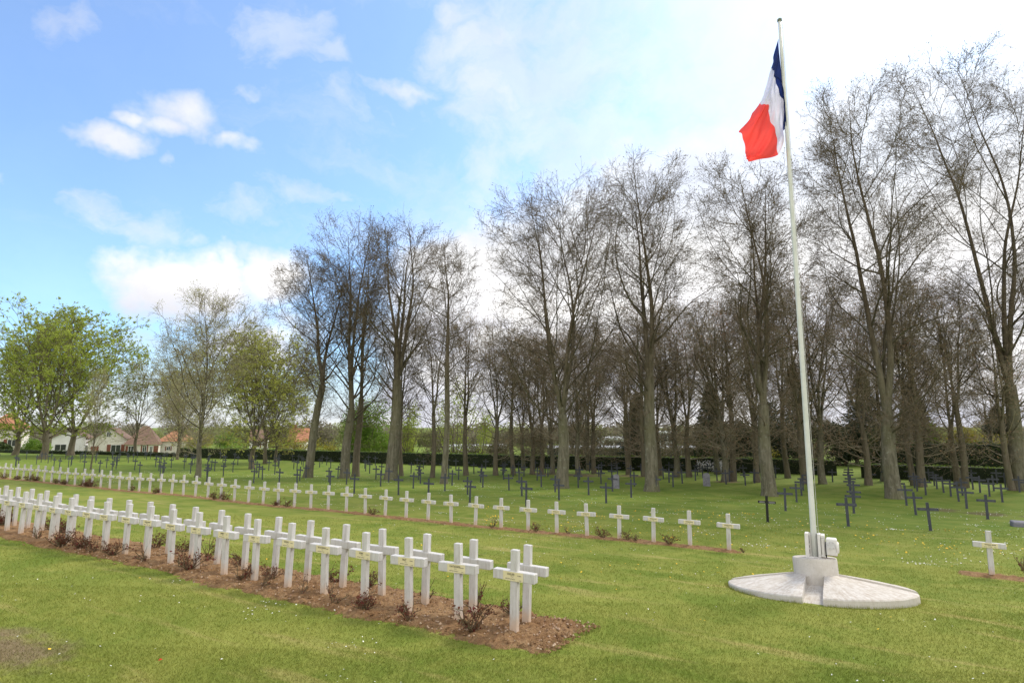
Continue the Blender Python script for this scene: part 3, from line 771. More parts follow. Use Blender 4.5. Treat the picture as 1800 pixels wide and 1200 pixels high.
# ------------------------------------------------------------------ flag, drawn out by the wind and drooping
def flag():
    X0, Y0, S = 1260, 20, 857 / 200.0
    rows = [  # hoist .. fly, each: seven points, top edge to bottom edge
        [(466, 205), (430, 340), (408, 432), (368, 565), (330, 682), (262, 775), (234, 842)],
        [(470, 262), (448, 370), (425, 446), (402, 590), (362, 692), (300, 790), (168, 902)],
        [(485, 400), (452, 470), (421, 500), (410, 620), (385, 716), (290, 850), (190, 945)],
        [(496, 540), (482, 560), (460, 547), (430, 680), (396, 792), (310, 925), (225, 1040)],
        [(506, 690), (502, 690), (490, 642), (465, 780), (426, 885), (330, 1010), (222, 1092)],
        [(516, 800), (512, 800), (508, 735), (490, 900), (448, 985), (350, 1065), (222, 1108)],
        [(523, 870), (515, 885), (499, 908), (490, 1000), (468, 1074), (350, 1112), (240, 1129)]]
    base_y = fp.location.y
    depth = [  # metres of fold toward (-) / away (+)
        [0, .10, .22, .25, .30, .22, .10],
        [0, -.05, -.12, -.16, -.18, -.10, .16],
        [0, .02, -.02, .04, -.02, -.20, -.05],
        [0, .06, .08, .12, .05, -.10, .10],
        [0, .02, .0, -.06, -.16, -.05, -.10],
        [0, -.04, -.10, .02, -.02, -.22, .06],
        [0, .05, .02, -.12, .12, .05, -.12]]
    A = np.zeros((7, 7, 3))
    for i in range(7):
        for j in range(7):
            px, py = X0 + rows[i][j][0] / S, Y0 + rows[i][j][1] / S
            r = ray(px, py); y = base_y - .04 + depth[i][j] * .8
            A[i, j] = (r.x / r.y * y, y, r.z / r.y * y)
    def cr(Pn, t):   # Catmull-Rom along first axis
        n = len(Pn) - 1; k = min(int(t * n), n - 1); f = t * n - k
        p = [Pn[max(k - 1, 0)], Pn[k], Pn[k + 1], Pn[min(k + 2, n)]]
        return .5 * ((2 * p[1]) + (-p[0] + p[2]) * f + (2 * p[0] - 5 * p[1] + 4 * p[2] - p[3]) * f * f + (-p[0] + 3 * p[1] - 3 * p[2] + p[3]) * f ** 3)
    t0 = empty('flag', fp.location + Vector((0, 0, 7.5)), label='blue white and red tricolour flag drooping from the top of the pole', cat='flag')
    NV = 48
    def part(name, c0, c1, m):
        NU = 20; vs = []; fs = []
        for a in range(NV + 1):
            row = np.array([cr(A[:, j], a / NV) for j in range(7)])
            for b_ in range(NU + 1):
                s = c0 + (c1 - c0) * b_ / NU; p = cr(row, s)
                rip = .034 * math.sin(a * .30 + s * 19) * min(1, s * 5) + .016 * math.sin(a * .8 - s * 31) * min(1, s * 3) + .03 * math.sin(a * .12 + s * 11)
                p = p + np.array([0, rip, 0]); vs.append(tuple(p - np.array(t0.location)))
        for a in range(NV):
            for b_ in range(NU): k = a * (NU + 1) + b_; fs.append((k, k + 1, k + NU + 2, k + NU + 1))
        me = bpy.data.meshes.new(name); me.from_pydata(vs, [], fs); me.materials.append(m); me.polygons.foreach_set('use_smooth', [True] * len(fs)); me.update()
        link(name, me, t0)
    def cloth(nm, c):
        def fn(N, bs):
            bs.inputs['Base Color'].default_value = rgb(*c)
            t = N.node('ShaderNodeBsdfTranslucent', {'Color': rgb(*c)})
            out = [x for x in N.n if x.type == 'OUTPUT_MATERIAL'][0]
            N.set(out.inputs[0], N.node('ShaderNodeMixShader', {0: .42, 1: bs.outputs[0], 2: t.outputs[0]}).outputs[0])
        return mat(nm, fn, .7, .2)
    part('blue_stripe', 0, 1 / 3, cloth('blue_cloth', (.018, .035, .16)))
    part('white_stripe', 1 / 3, 2 / 3, cloth('white_cloth', (.80, .80, .95)))
    part('red_stripe', 2 / 3, 1, cloth('red_cloth', (.95, .10, .09)))
flag()

# ------------------------------------------------------------------ rose bushes in the beds
def rose_meshes(seed, dense):
    r = np.random.default_rng(seed); nb = NB(); n = int(5 + 5 * dense); k = 7
    d = unit(r, n); d[:, 2] = np.abs(d[:, 2]) + .5; d /= np.linalg.norm(d, axis=1, keepdims=True)
    L = r.uniform(.12, .30, n) if dense < 1.5 else r.uniform(.14, .25, n)
    def grow(p, d, L, kk, wob):
        pts = [p]; 
        for i in range(kk - 1):
            d = d + unit(r, len(p)) * wob; d /= np.linalg.norm(d, axis=1, keepdims=True); p = p + d * (L / (kk - 1))[:, None]; pts.append(p)
        return np.stack(pts, 1)
    C1 = grow(np.zeros((n, 3)) + np.array([0, 0, -.03]), d, L, k, .22)
    nb.tubes(C1, np.linspace(.0065, .0035, k)[None].repeat(n, 0), 5, 0)
    m = 4 * n; pi = r.integers(0, n, m); ti = r.integers(2, k, m)
    d2 = unit(r, m); d2[:, 2] = np.abs(d2[:, 2]) * .8 + .15
    C2 = grow(C1[pi, ti], d2, r.uniform(.05, .15, m), 4, .25)
    nb.tubes(C2, np.linspace(.0035, .002, 4)[None].repeat(m, 0), 4, 0)
    canes = nb.mesh('canes', [M['cane']])
    nb = NB(); q = int(150 * dense); pi = r.integers(0, m, q); c = C2[pi, r.integers(1, 4, q)] + unit(r, q) * .022
    a = unit(r, q) * r.uniform(.010, .022, (q, 1)); b2 = np.cross(a, unit(r, q)) * .6
    b2 = b2 / (np.linalg.norm(b2, axis=1, keepdims=True) + 1e-9) * r.uniform(.007, .014, (q, 1))
    nb.quads(c, a, b2)
    return canes, nb.mesh('leaves', [M['rose']])
RM = [rose_meshes(s, d) for s, d in ((1, 1.0), (2, 1.4), (3, 2.2), (4, .35), (5, .8), (6, .15))]
bare = [3, 5]
roses = [(3.98, 6.0, 1, 1.3), (3.95, 6.95, 4, 1.1), (4.88, 5.98, 0, 1.0), (5.65, 6.0, 2, .95), (4.55, 7.0, 3, 1.2), (5.35, 6.95, 5, 1.3), (8.4, 6.15, 0, 1.1), (8.1, 6.5, 1, .9), (9.75, 6.15, 1, 1.25),
         (9.3, 6.8, 0, 1.1), (10.6, 7.0, 3, 1.3), (12.05, 6.1, 1, 1.1), (12.8, 6.1, 0, 1.05), (13.3, 6.1, 2, 1.2), (13.95, 6.05, 2, 1.35), (12.3, 7.0, 1, 1.2), (11.4, 7.05, 4, 1.2), (14.6, 6.3, 5, 1.3), (15.2, 6.15, 3, 1.1),
         (15.9, 6.9, 2, 1.35), (16.6, 7.0, 1, 1.3), (18.2, 6.6, 2, 1.4), (17.4, 6.1, 3, 1.3), (19.3, 7.0, 2, 1.4), (7.2, 6.95, 4, 1.2), (7.7, 5.98, 5, 1.0), (6.5, 6.95, 0, 1.0), (6.2, 5.95, 3, .9), (6.9, 6.05, 5, .9), (10.2, 7.0, 4, 1.2), (11.0, 6.1, 5, 1.2)]
for i, (u, v, kd, s) in enumerate(sorted(roses)):
    p = P(u, v)
    ap = ['leafy red rose bush', 'tall red leaved rose bush', 'dense dark red rose bush', 'nearly bare rose bush', 'thin rose bush', 'leafless rose canes'][kd]
    t = empty('rose_bush', (p.x, p.y, Gz(p.x, p.y) + .05), i * 2.4, label='%s, %s from the right end in the near bed' % (ap, ordinal(i + 1)), cat='rose bush', group='rose bushes in the near bed')
    t.scale = (s, s, s * 1.05); link('canes', RM[kd][0], t); link('leaves', RM[kd][1], t)
r2 = [(2.35, 0, .5), (4.1, 1, 1.0), (5.0, 4, .8), (5.2, 0, 1.0), (5.86, 1, 1.1), (6.9, 3, .9), (7.9, 4, 1.2), (9.3, 3, 1.1), (14.0, 1, 1.0), (18.3, 0, 1.2), (18.9, 2, 1.0), (22.0, 1, 1.4), (22.6, 0, 1.5), (26.8, 2, 1.2), (28.9, 0, 1.2), (32.4, 1, 1.7), (32.9, 2, 1.5), (33.6, 0, 1.2), (35.2, 2, 1.3), (36.0, 1, 1.2), (38.4, 2, 1.5), (39.3, 1, 1.5), (40.6, 2, 1.2), (42.2, 1, 1.5)]
for i, (u, kd, s) in enumerate(r2):
    p = P(u, 15.12)
    t = empty('rose_bush', (p.x, p.y, Gz(p.x, p.y) + .03), i * 1.7, label='small rose bush with few leaves, %s from the right in the second row bed' % ordinal(i + 1), cat='rose bush', group='rose bushes in the second row bed')
    t.scale = (s, s, s * 1.05); link('canes', RM[kd][0], t); link('leaves', RM[kd][1], t)
for (u, v, kd, s, lab) in ((-2.85, 15.5, 3, 1.5, 'bare twiggy rose bush right of the lone white cross'), ):
    p = P(u, v); t = empty('rose_bush', (p.x, p.y, Gz(p.x, p.y) + .03), 1, label=lab, cat='rose bush'); t.scale = (s,) * 3
    link('canes', RM[kd][0], t); link('leaves', RM[kd][1], t)

# ------------------------------------------------------------------ trees
def grow(r, p, d, L, k, wob, up, radial=None, grav=0.0):
    """batch of branches: p,d (B,3), L (B,)"""
    pts = [p]; d = d / (np.linalg.norm(d, axis=1, keepdims=True) + 1e-9)
    for i in range(k - 1):
        d = d + unit(r, len(p)) * wob + np.array([0, 0, up])
        d /= np.linalg.norm(d, axis=1, keepdims=True) + 1e-9
        p = p + d * (L / (k - 1))[:, None]; pts.append(p)
    return np.stack(pts, 1)
def side(r, Pt, L, n, t0, t1, ang0, ang1, outc=None, keep=False, spiral=False):
    """choose n points on each branch and a direction leaving it"""
    B, k, _ = Pt.shape
    bi = np.repeat(np.arange(B), n); t = (t0 + (t1 - t0) * (np.tile(np.arange(n), B) + r.random(B * n)) / n)
    x = t * (k - 1); i = np.minimum(x.astype(int), k - 2); f = (x - i)[:, None]
    p = Pt[bi, i] * (1 - f) + Pt[bi, i + 1] * f
    tan = Pt[bi, i + 1] - Pt[bi, i]; tan /= np.linalg.norm(tan, axis=1, keepdims=True) + 1e-9
    a = unit(r, B * n)
    if spiral:                                                  # limbs leave the stem in turn on every side
        ph = np.arange(B * n) * 2.4 + r.uniform(-.5, .5, B * n) + r.random() * 6; a = np.stack([np.cos(ph), np.sin(ph), 0 * ph], 1)
    elif outc is not None:
        o = p - outc(p); o[:, 2] = 0; o /= np.linalg.norm(o, axis=1, keepdims=True) + 1e-6; a = a + o * .9
    a -= tan * (a * tan).sum(1, keepdims=True); a /= np.linalg.norm(a, axis=1, keepdims=True) + 1e-9
    an = np.radians(r.uniform(ang0, ang1, B * n))[:, None]
    dd = tan * np.cos(an) + a * np.sin(an)
    if keep:                                                    # short branches carry fewer shoots
        Lp = np.linalg.norm(np.diff(Pt, axis=1), axis=2).sum(1); k_ = r.random(B * n) < np.clip(Lp / np.percentile(Lp, 70), .06, 1)[bi]
        return bi[k_], t[k_], p[k_], dd[k_]
    return bi, t, p, dd
def taper(r0, r1, k, e=.8): return r0[:, None] + (r1 - r0)[:, None] * np.linspace(0, 1, k)[None, :] ** e

def make_tree(seed, H, crown_r, rt, fork, nlead=3, spread=12, lean=(0, 0), low=10, lowz=.3, dens=1.0, leaf=0, leaf_size=.1, twigr=1.0,
              bark_m='bark', twig_m='twig', bud_m='bud', buds=1.0, side_ang=(38, 62), up2=.10, tufts=0, crown_base=None, round_=0.35):
    r = np.random.default_rng(seed)
    tk = NB(); cr = NB()
    # trunk
    k = 10; zs = np.linspace(-.3, fork, k); t = zs / fork
    sway = np.stack([lean[0] * t + .06 * np.sin(t * 5 + seed), lean[1] * t + .05 * np.cos(t * 4 + seed), zs], 1)
    rad = rt * (1 - .28 * np.clip(t, 0, 1)) + rt * .42 * np.exp(-np.clip(zs + .1, 0, 9) / .22)
    TP = sway[None]; tk.tubes(TP, rad[None], 14, 0)
    top = sway[-1]; rf = rad[-1]
    az0 = r.random() * 6.28; n = nlead
    az = az0 + 2 * math.pi * np.arange(n) / n + r.uniform(-.4, .4, n)
    sp = np.radians(spread * r.uniform(.8, 1.4, n))
    if n > 2: sp[0] *= .3
    if n == 1: sp[:] = R(2)
    zb = max(1.4, fork * lowz)
    def env(z_):
        t = np.clip((z_ - zb) / (H - zb), 0, 1.0)
        up_ = np.sqrt(np.clip(1 - ((t - .66) / .36) ** 2 * .88, .05, 1)); lo_ = .45 + .55 * np.clip(t / .6, 0, 1) ** .8
        return crown_r * np.where(t > .66, up_, np.minimum(1, lo_))
    def fit(Pt, tol=1.0):                                       # shorten each branch until it ends inside an uneven dome
        st_ = Pt[:, :1]; dv = Pt - st_; f = np.full(len(Pt), .18); done = np.zeros(len(Pt), bool); jit = r.uniform(.84, 1.10, len(Pt)); z0_ = np.clip(Pt[:, 0, 2] / fork, 0, 1); rho0 = np.hypot(Pt[:, 0, 0] - lean[0] * z0_, Pt[:, 0, 1] - lean[1] * z0_)
        for k_ in np.linspace(1, .2, 15):
            q = st_ + dv * k_; q = q[:, q.shape[1] // 2:]; zt = np.clip(q[..., 2] / fork, 0, 1)
            dx = q[..., 0] - lean[0] * zt; dy = q[..., 1] - lean[1] * zt; rho = np.sqrt(dx * dx + dy * dy); a_ = np.arctan2(dy, dx)
            bump = 1 + .12 * np.sin(a_ * 3 + seed) + .08 * np.sin(a_ * 5 + seed * 2)
            ok = ((rho <= np.maximum(env(q[..., 2]) * bump * jit[:, None] * tol, rho0[:, None] + .5)) & (q[..., 2] <= H * (.94 + .03 * jit[:, None]))).all(1) & ~done
            f[ok] = k_; done |= ok
        return st_ + dv * f[:, None, None]
    def curvy(p, d, L, k_, wob, up):                           # smooth sinuous growth: the drift itself wanders
        pts = [p]; d = d / (np.linalg.norm(d, axis=1, keepdims=True) + 1e-9); w_ = unit(r, len(p)) * wob
        for i in range(k_ - 1):
            w_ = w_ * .55 + unit(r, len(p)) * wob * .8; d = d + w_ + np.array([0, 0, up]); d /= np.linalg.norm(d, axis=1, keepdims=True) + 1e-9
            p = p + d * (L / (k_ - 1))[:, None]; pts.append(p)
        return np.stack(pts, 1)
    d = np.stack([np.cos(az) * np.sin(sp), np.sin(az) * np.sin(sp), np.cos(sp)], 1)
    st = np.tile(top - np.array([0, 0, rf * .9]), (n, 1))
    Ll = (H - fork) * r.uniform(.92, 1.0, n) * 1.04
    k1 = 22
    LP = fit(curvy(st, d, Ll, k1, .055, .035), .72)
    LR = taper(np.full(n, rf * (.98 if n == 1 else .74 if n == 2 else .60)), np.full(n, .010), k1, .75)
    tk.tubes(LP, LR, 9, 0)
    axisc = lambda p: np.stack([np.full(len(p), top[0]), np.full(len(p), top[1]), p[:, 2]], 1)
    S = []
    bi, tt, p, dd = side(r, LP, Ll, (16 if n == 2 else 12 if n < 5 else 8) if n > 1 else 20, .03, .95, 28, 60, axisc, spiral=True)
    S.append((p, dd, np.array([np.interp(t_, np.linspace(0, 1, k1), LR[b_]) for t_, b_ in zip(tt, bi)])))
    bi, tt, p, dd = side(r, TP, None, 3, .72, .99, 42, 62); S.append((p, dd, np.full(len(bi), rf * .55)))
    p = np.concatenate([a[0] for a in S]); dd = np.concatenate([a[1] for a in S]); pr = np.concatenate([a[2] for a in S])
    e = env(p[:, 2] + .25 * (H - p[:, 2])); rise = (H - p[:, 2]) * r.uniform(.45, .95, len(p)); rise = np.minimum(rise, e * 3.2)
    L1 = np.sqrt((e * r.uniform(.8, 1.25, len(p))) ** 2 + rise ** 2)
    SP = fit(curvy(p, dd, L1 * 1.05, 16, .12, .040))
    r1 = np.minimum(pr * r.uniform(.35, .6, len(p)), .012 + .013 * L1)
    SR = taper(r1, np.full(len(r1), .008), 16, .75); tk.tubes(SP, SR, 6, 1)
    A = []
    for (Q, QL, nn, t0) in ((LP, Ll, int(13 * dens), .15), (SP, L1, int(10 * dens), .10)):
        bi, tt, p, dd = side(r, Q, None, nn, t0, .99, side_ang[0], side_ang[1], axisc, keep=True)
        L2 = crown_r * (1.0 - .55 * tt) * r.uniform(.28, .62, len(bi)); A.append((p, dd, L2, .008 + .007 * L2))
    if low:                                                     # thin low limbs on the trunk
        bi, tt, p, dd = side(r, TP, None, low, lowz, .98, 60, 88)
        L2 = crown_r * r.uniform(.45, 1.0, len(bi)); A.append((p, dd, L2, .010 + .009 * L2))
    p = np.concatenate([a[0] for a in A]); dd = np.concatenate([a[1] for a in A]); L2 = np.concatenate([a[2] for a in A]); r2_ = np.concatenate([a[3] for a in A])
    BP = fit(curvy(p, dd, L2, 9, .15, up2 * .55), 1.05); cr.tubes(BP, taper(r2_, np.full(len(r2_), .006 * twigr), 9), 5, 0)
    n3 = max(3, int(8.5 * dens)); bi, tt, p, dd = side(r, BP, L2, n3, .12, 1.0, 28, 62, keep=True)
    L3 = L2[bi] * (1 - .5 * tt) * r.uniform(.3, .65, len(bi)) + .22
    CP = grow(r, p, dd, L3, 6, .17, .04); cr.tubes(CP, taper(np.full(len(bi), .0072 * twigr), np.full(len(bi), .0044 * twigr), 6), 4, 0)
    n4 = max(2, int(5.5 * dens)); bi, tt, p, dd = side(r, CP, L3, n4, .15, 1.0, 25, 62, keep=True)
    L4 = r.uniform(.18, .60, len(bi)) * np.clip(crown_r / 3, .7, 1.2)
    DP = grow(r, p, dd, L4, 4, .22, .05); cr.tubes(DP, taper(np.full(len(bi), .0050 * twigr), np.full(len(bi), .0036 * twigr), 4), 3, 0)
    bi, tt, p, dd = side(r, DP, L4, 1, .3, 1.0, 25, 55)
    EP = grow(r, p, dd, r.uniform(.10, .28, len(bi)), 3, .2, .1); cr.tubes(EP, taper(np.full(len(bi), .0040 * twigr), np.full(len(bi), .0032 * twigr), 3), 3, 0)
    ends = np.concatenate([DP[:, -1], EP[:, -1], EP[:, 1]])
    nb_ = int(len(ends) * .62 * buds); idx = r.integers(0, len(ends), nb_)
    if nb_:
        c = ends[idx] + unit(r, nb_) * .02; s = r.uniform(.016, .042, (nb_, 1)); a = unit(r, nb_) * s
        b_ = np.cross(a, unit(r, nb_)); b_ = b_ / (np.linalg.norm(b_, axis=1, keepdims=True) + 1e-9) * s * .8
        cr.quads(c, a, b_, 1)
    if leaf:
        idx = r.integers(0, len(ends), leaf); c = ends[idx] + unit(r, leaf) * r.uniform(.0, .16, (leaf, 1))
        s = r.uniform(.5, 1.1, (leaf, 1)) * leaf_size; a = unit(r, leaf); a[:, 2] *= .6; a *= s
        b_ = np.cross(a, unit(r, leaf)); b_ = b_ / (np.linalg.norm(b_, axis=1, keepdims=True) + 1e-9) * s * .8
        cr.quads(c, a, b_, 1)
    e_ = DP[:, -1]; e_ = e_[e_[:, 2] > fork]; off = e_.mean(0); sh = np.array([off[0] - top[0], off[1] - top[1]]) / (off[2] - fork)
    for nb_2 in (tk, cr):                                       # a crown leans back over its trunk
        for v_ in nb_2.v:
            dz = np.maximum(0, v_[:, 2] - fork); v_[:, 0] -= sh[0] * dz; v_[:, 1] -= sh[1] * dz
    return tk.mesh('trunk', [M[bark_m], M['limb']], smooth=True), cr.mesh('crown', [M[twig_m], M[bud_m]])

def plant_tree(name, meshes, u, v, label, cat='tree', group=None, rz=0.0, s=(1, 1, 1)):
    p = P(u, v); t = empty(name, (p.x, p.y, Gz(p.x, p.y)), rz, label=label, cat=cat, group=group)
    t.scale = s; link('trunk', meshes[0], t); link('crown', meshes[1], t); return t
def theight(u, v, py):
    p = P(u, v); return up_to(py, p.y) - p.z

# the big bare trees standing among the crosses: (seed, u, v, top row, trunk radius, fork height, crown radius, leaders, spread, lean, label)
heroes = [
    (101, 35.78, 22.57, 507, .17, 2.6, 3.0, 3, 9, (0.1, 0), dict(low=7, lowz=.55, dens=.85, leaf=3200, leaf_size=.05, bud_m='leaf_pale', twig_m='twig_pale', buds=1.2), 'slender tree with sparse pale new leaves, standing just behind the second row of crosses'),
    (102, 31.73, 27.73, 440, .29, 6.2, 3.3, 2, 5, (0.75, 0), dict(low=9, lowz=.45), 'bare tree with leaning trunk, leftmost of the big bare trees'),
    (103, 29.72, 29.14, 385, .33, 4.6, 3.6, 2, 5, (0.25, 0), dict(low=9, dens=.82, lowz=.5), 'bare tree with thick trunk, left one of a close pair right of the leaning tree'),
    (104, 30.4, 30.93, 378, .26, 5.5, 3.0, 2, 6, (0.1, 0), dict(low=8, lowz=.5, dens=.75, bark_m='bark_dark'), 'darker bare tree close behind a thicker trunk, right one of the pair'),
    (105, 26.34, 30.07, 388, .42, 6.6, 3.7, 5, 7, (0.15, 0), dict(low=9, dens=.82, lowz=.45), 'bare tree whose stout trunk breaks into many upright limbs, centre left'),
    (106, 21.56, 29.36, 420, .20, 7.5, 2.1, 1, 5, (0.1, 0), dict(low=14, lowz=.35, dens=.85), 'slim pale grey bare tree with one straight stem, centre left'),
    (137, 14.47, 31.16, 318, .37, 4.2, 4.4, 4, 10, (0.05, 0), dict(low=8, lowz=.6, up2=.06), 'wide vase shaped bare tree in the middle, thick trunk forking low into spreading limbs'),
    (108, 9.58, 31.98, 285, .37, 6.2, 3.6, 2, 4, (0.15, 0), dict(low=10, lowz=.5), 'tall bare tree with thick slightly leaning trunk, first left of the flag'),
    (109, 3.77, 32.97, 278, .36, 4.6, 3.2, 3, 6, (0.0, 0), dict(low=8, lowz=.6), 'tall bare tree directly behind the black cross'),
    (110, -1.73, 34.94, 135, .37, 4.3, 4.0, 2, 4.5, (0.0, 0), dict(low=9, lowz=.6, dens=1.1), 'very tall bare tree right of the flagpole, trunk parting into two stems'),
    (111, -8.36, 43.88, 82, .42, 6.0, 5.0, 3, 5, (0.0, 0), dict(low=9, lowz=.5, dens=1.15), 'tallest bare tree, cut by the right edge of the photo'),
]
import time; T0 = time.time()
for (sd_, u, v, py, rt, fk, crr, nl, spd, ln, kw, lab) in heroes:
    Hh = theight(u, v, py) / math.cos(0)
    plant_tree('bare_tree' if sd_ != 101 else 'budding_tree', make_tree(sd_, Hh, crr, rt, fk, nl, spd, ln, **kw), u, v, lab, group='large trees among the crosses')
# back rows: five different trees, copied
bk = [make_tree(201, 12, 3.0, .20, 4.2, 2, 9, (0.1, 0), low=11, lowz=.30, dens=.66, bark_m='bark_dark', twig_m='twig_red', bud_m='bud_red', buds=.8, leaf=1800, leaf_size=.04, twigr=1.1),
      make_tree(202, 11.2, 3.2, .19, 3.4, 3, 11, (0, .1), low=11, lowz=.33, dens=.66, bark_m='bark_dark', twig_m='twig_red', bud_m='bud_red', buds=.8, leaf=1800, leaf_size=.04, twigr=1.1),
      make_tree(203, 12.2, 2.8, .17, 4.6, 2, 8, (-.1, 0), low=11, lowz=.28, dens=.66, bark_m='bark_dark', twig_m='twig', bud_m='bud', buds=.8, leaf=1200, leaf_size=.04, twigr=1.1),
      make_tree(204, 11, 3.3, .20, 3.0, 3, 13, (0, 0), low=11, lowz=.33, dens=.66, bark_m='bark', twig_m='twig_red', bud_m='bud_red', buds=.8, leaf=1800, leaf_size=.04, twigr=1.1)]
back = [(28.18, 33.07, 2, 1.05), (25.31, 33.07, 2, .98), (24.62, 36.11, 0, .95), (22.78, 37.34, 1, 1.0), (22.02, 38.54, 2, 1.0), (21.02, 39.93, 1, .95), (20.48, 40.29, 0, .92), (19.82, 40.73, 3, 1.0), (17.68, 40.75, 3, 1.05),
        (17.33, 43.14, 0, .98), (14.76, 43.4, 2, .95), (13.18, 42.4, 0, 1.05), (12.38, 43.6, 1, 1.0), (11.02, 43.18, 3, 1.05), (10.29, 43.67, 1, 1.1), (7.26, 40.98, 3, 1.12), (6.86, 41.78, 0, 1.1), (5.37, 41.7, 1, 1.1),
        (2.62, 41.98, 0, 1.15), (1.62, 42.63, 3, 1.15), (-0.89, 42.84, 1, 1.1), (-3.25, 44.37, 2, 1.1), (-3.72, 43.77, 0, 1.15), (-5.56, 45.37, 1, 1.0), (-5.83, 44.27, 2, 1.1), (-7.79, 43.51, 0, .9),
        (15.9, 47.2, 1, 1.0), (9.0, 47.5, 3, 1.1), (19.0, 46.0, 2, 1.0), (23.6, 43.0, 3, .95), (4.0, 46.5, 2, 1.1), (-1.9, 46.8, 3, 1.05), (21.0, 50, 1, .85), (13.5, 53, 0, .85), (7.0, 53.5, 2, .8), (3.0, 55, 3, .9), (-4.5, 58, 0, .9), (-9.5, 58, 3, .8), (24, 54, 3, .75)]
back.sort(key=lambda a: -a[0])
for i, (u, v, kd, s) in enumerate(back):
    plant_tree('woodland_tree', bk[kd], u, v, 'slimmer reddish bare tree in the back rows by the hedge, %s from left' % ordinal(i + 1), group='slimmer trees in the back rows', rz=i * 2.13, s=(s * (.92 + .05 * (i % 4)), s, s * (1 + .05 * ((i * 7) % 3 - 1))))
# leafing trees on the left
lt = [make_tree(301, 12.2, 5.2, .27, 2.0, 3, 20, (.1, 0), low=4, lowz=.7, dens=.65, leaf=24000, leaf_size=.095, bark_m='bark_dark', bud_m='leaf_spring', buds=.2, twigr=1.6),
      make_tree(302, 9.5, 3.8, .17, 2.0, 3, 14, (.1, 0), low=5, lowz=.7, dens=.6, leaf=9000, leaf_size=.075, bark_m='bark_dark', bud_m='leaf_bronze', buds=.4, twigr=1.6),
      make_tree(303, 9.5, 3.4, .16, 2.0, 3, 14, (0, 0), low=5, lowz=.7, dens=.55, leaf=4200, leaf_size=.06, bark_m='bark_dark', bud_m='leaf_pale', twig_m='twig_pale', buds=.8, twigr=1.3),
      make_tree(304, 9.5, 4.3, .18, 1.9, 3, 16, (0, 0), low=6, lowz=.7, dens=.6, leaf=20000, leaf_size=.075, bark_m='bark_dark', bud_m='leaf_moss', buds=.4, twigr=1.5)]
left = [(75.43, 30.11, 0, 528, 'broad green leaved tree with forked trunk at the left edge'),
        (84.51, 36.69, 0, 545, 'bright yellow green tree with a dark straight trunk, second from the left'),
        (50.4, 23.31, 2, 640, 'thin pale stemmed tree in front of the green trees on the left'),
        (78.59, 41.16, 2, 625, 'half leafed tree in front of the brown roofed house'),
        (74.48, 44.26, 2, 600, 'sparse small tree in front of the orange roofed house, behind the slender tree'),
        (72.0, 43.0, 1, 640, 'low budding tree just left of the slender tree'),
        (43.35, 32.1, 3, 572, 'bronze green leafing tree left of the leaning bare tree'),
        (49.06, 37.67, 3, 610, 'bronze green tree behind the leafing tree near the hedge'),
        (50.81, 40.35, 1, 650, 'small green tree by the hedge left of the leaning trunk'),
        (64.0, 38.0, 2, 660, 'faint small leafing tree between two houses'),
        (90.0, 33.0, 0, 575, 'green leaved tree cut by the left edge of the photo')]
for i, (u, v, kd, py, lab) in enumerate(left):
    h = theight(u, v, py) * .95; s = h / (12.2 if kd == 0 else 9.5)
    sx = s * (1.0 if i != 2 else .45)
    plant_tree('leafing_tree', lt[kd], u, v, lab, group='young leaved trees on the left', rz=i * 1.9 + .4, s=(sx, sx, s))
print('trees', time.time() - T0)

# ------------------------------------------------------------------ bushes, hedges, conifers
def leaf_cloud(seed, n, shape, size, mt, lumps=9, shell=.55):
    """an uneven bush: leaves spread through several lumps of the volume shape=(rx,ry,h)"""
    r = np.random.default_rng(seed); rx, ry, h = shape
    lc = np.stack([r.uniform(-.6, .6, lumps) * rx, r.uniform(-.6, .6, lumps) * ry, r.uniform(.08, .75, lumps) * h], 1); lr = r.uniform(.28, .5, lumps)
    k = r.integers(0, lumps, n); d = unit(r, n) * (r.random((n, 1)) ** shell)
    c = lc[k] + d * lr[k][:, None] * np.array([rx * 1.1, ry * 1.1, h * .75]); c[:, 2] = np.abs(c[:, 2])
    s = r.uniform(.6, 1.3, (n, 1)) * size; a = unit(r, n) * s; b_ = np.cross(a, unit(r, n)); b_ = b_ / (np.linalg.norm(b_, axis=1, keepdims=True) + 1e-9) * s * .7
    nb = NB(); nb.quads(c, a, b_, 0); foliage = nb.mesh('foliage', [M[mt]])
    nb = NB(); m = 14; p0 = np.zeros((m, 3)); dd = unit(r, m) * .6 + np.array([0, 0, 1.]); dd *= np.array([1, 1, 1.])
    Pt = grow(r, p0, dd, np.full(m, h * .8), 7, .12, .02); nb.tubes(Pt, taper(np.full(m, .02 + .006 * h), np.full(m, .006), 7), 5, 0)
    return foliage, nb.mesh('stem', [M['bark_dark']])
def bush(seed, u, v, shape, size, mt, n, label, cat='bush', group=None, name='bush', dz=0):
    f, st = leaf_cloud(seed, n, shape, size, mt); p = P(u, v)
    t = empty(name, (p.x, p.y, Gz(p.x, p.y) + dz), ROT, label=label, cat=cat, group=group)
    link('foliage', f, t); link('stem', st, t); return t
def pix_uv(px, depth):
    x = (px - 900) / 1031 * depth; return x * U[0] + depth * U[1], x * V[0] + depth * V[1]
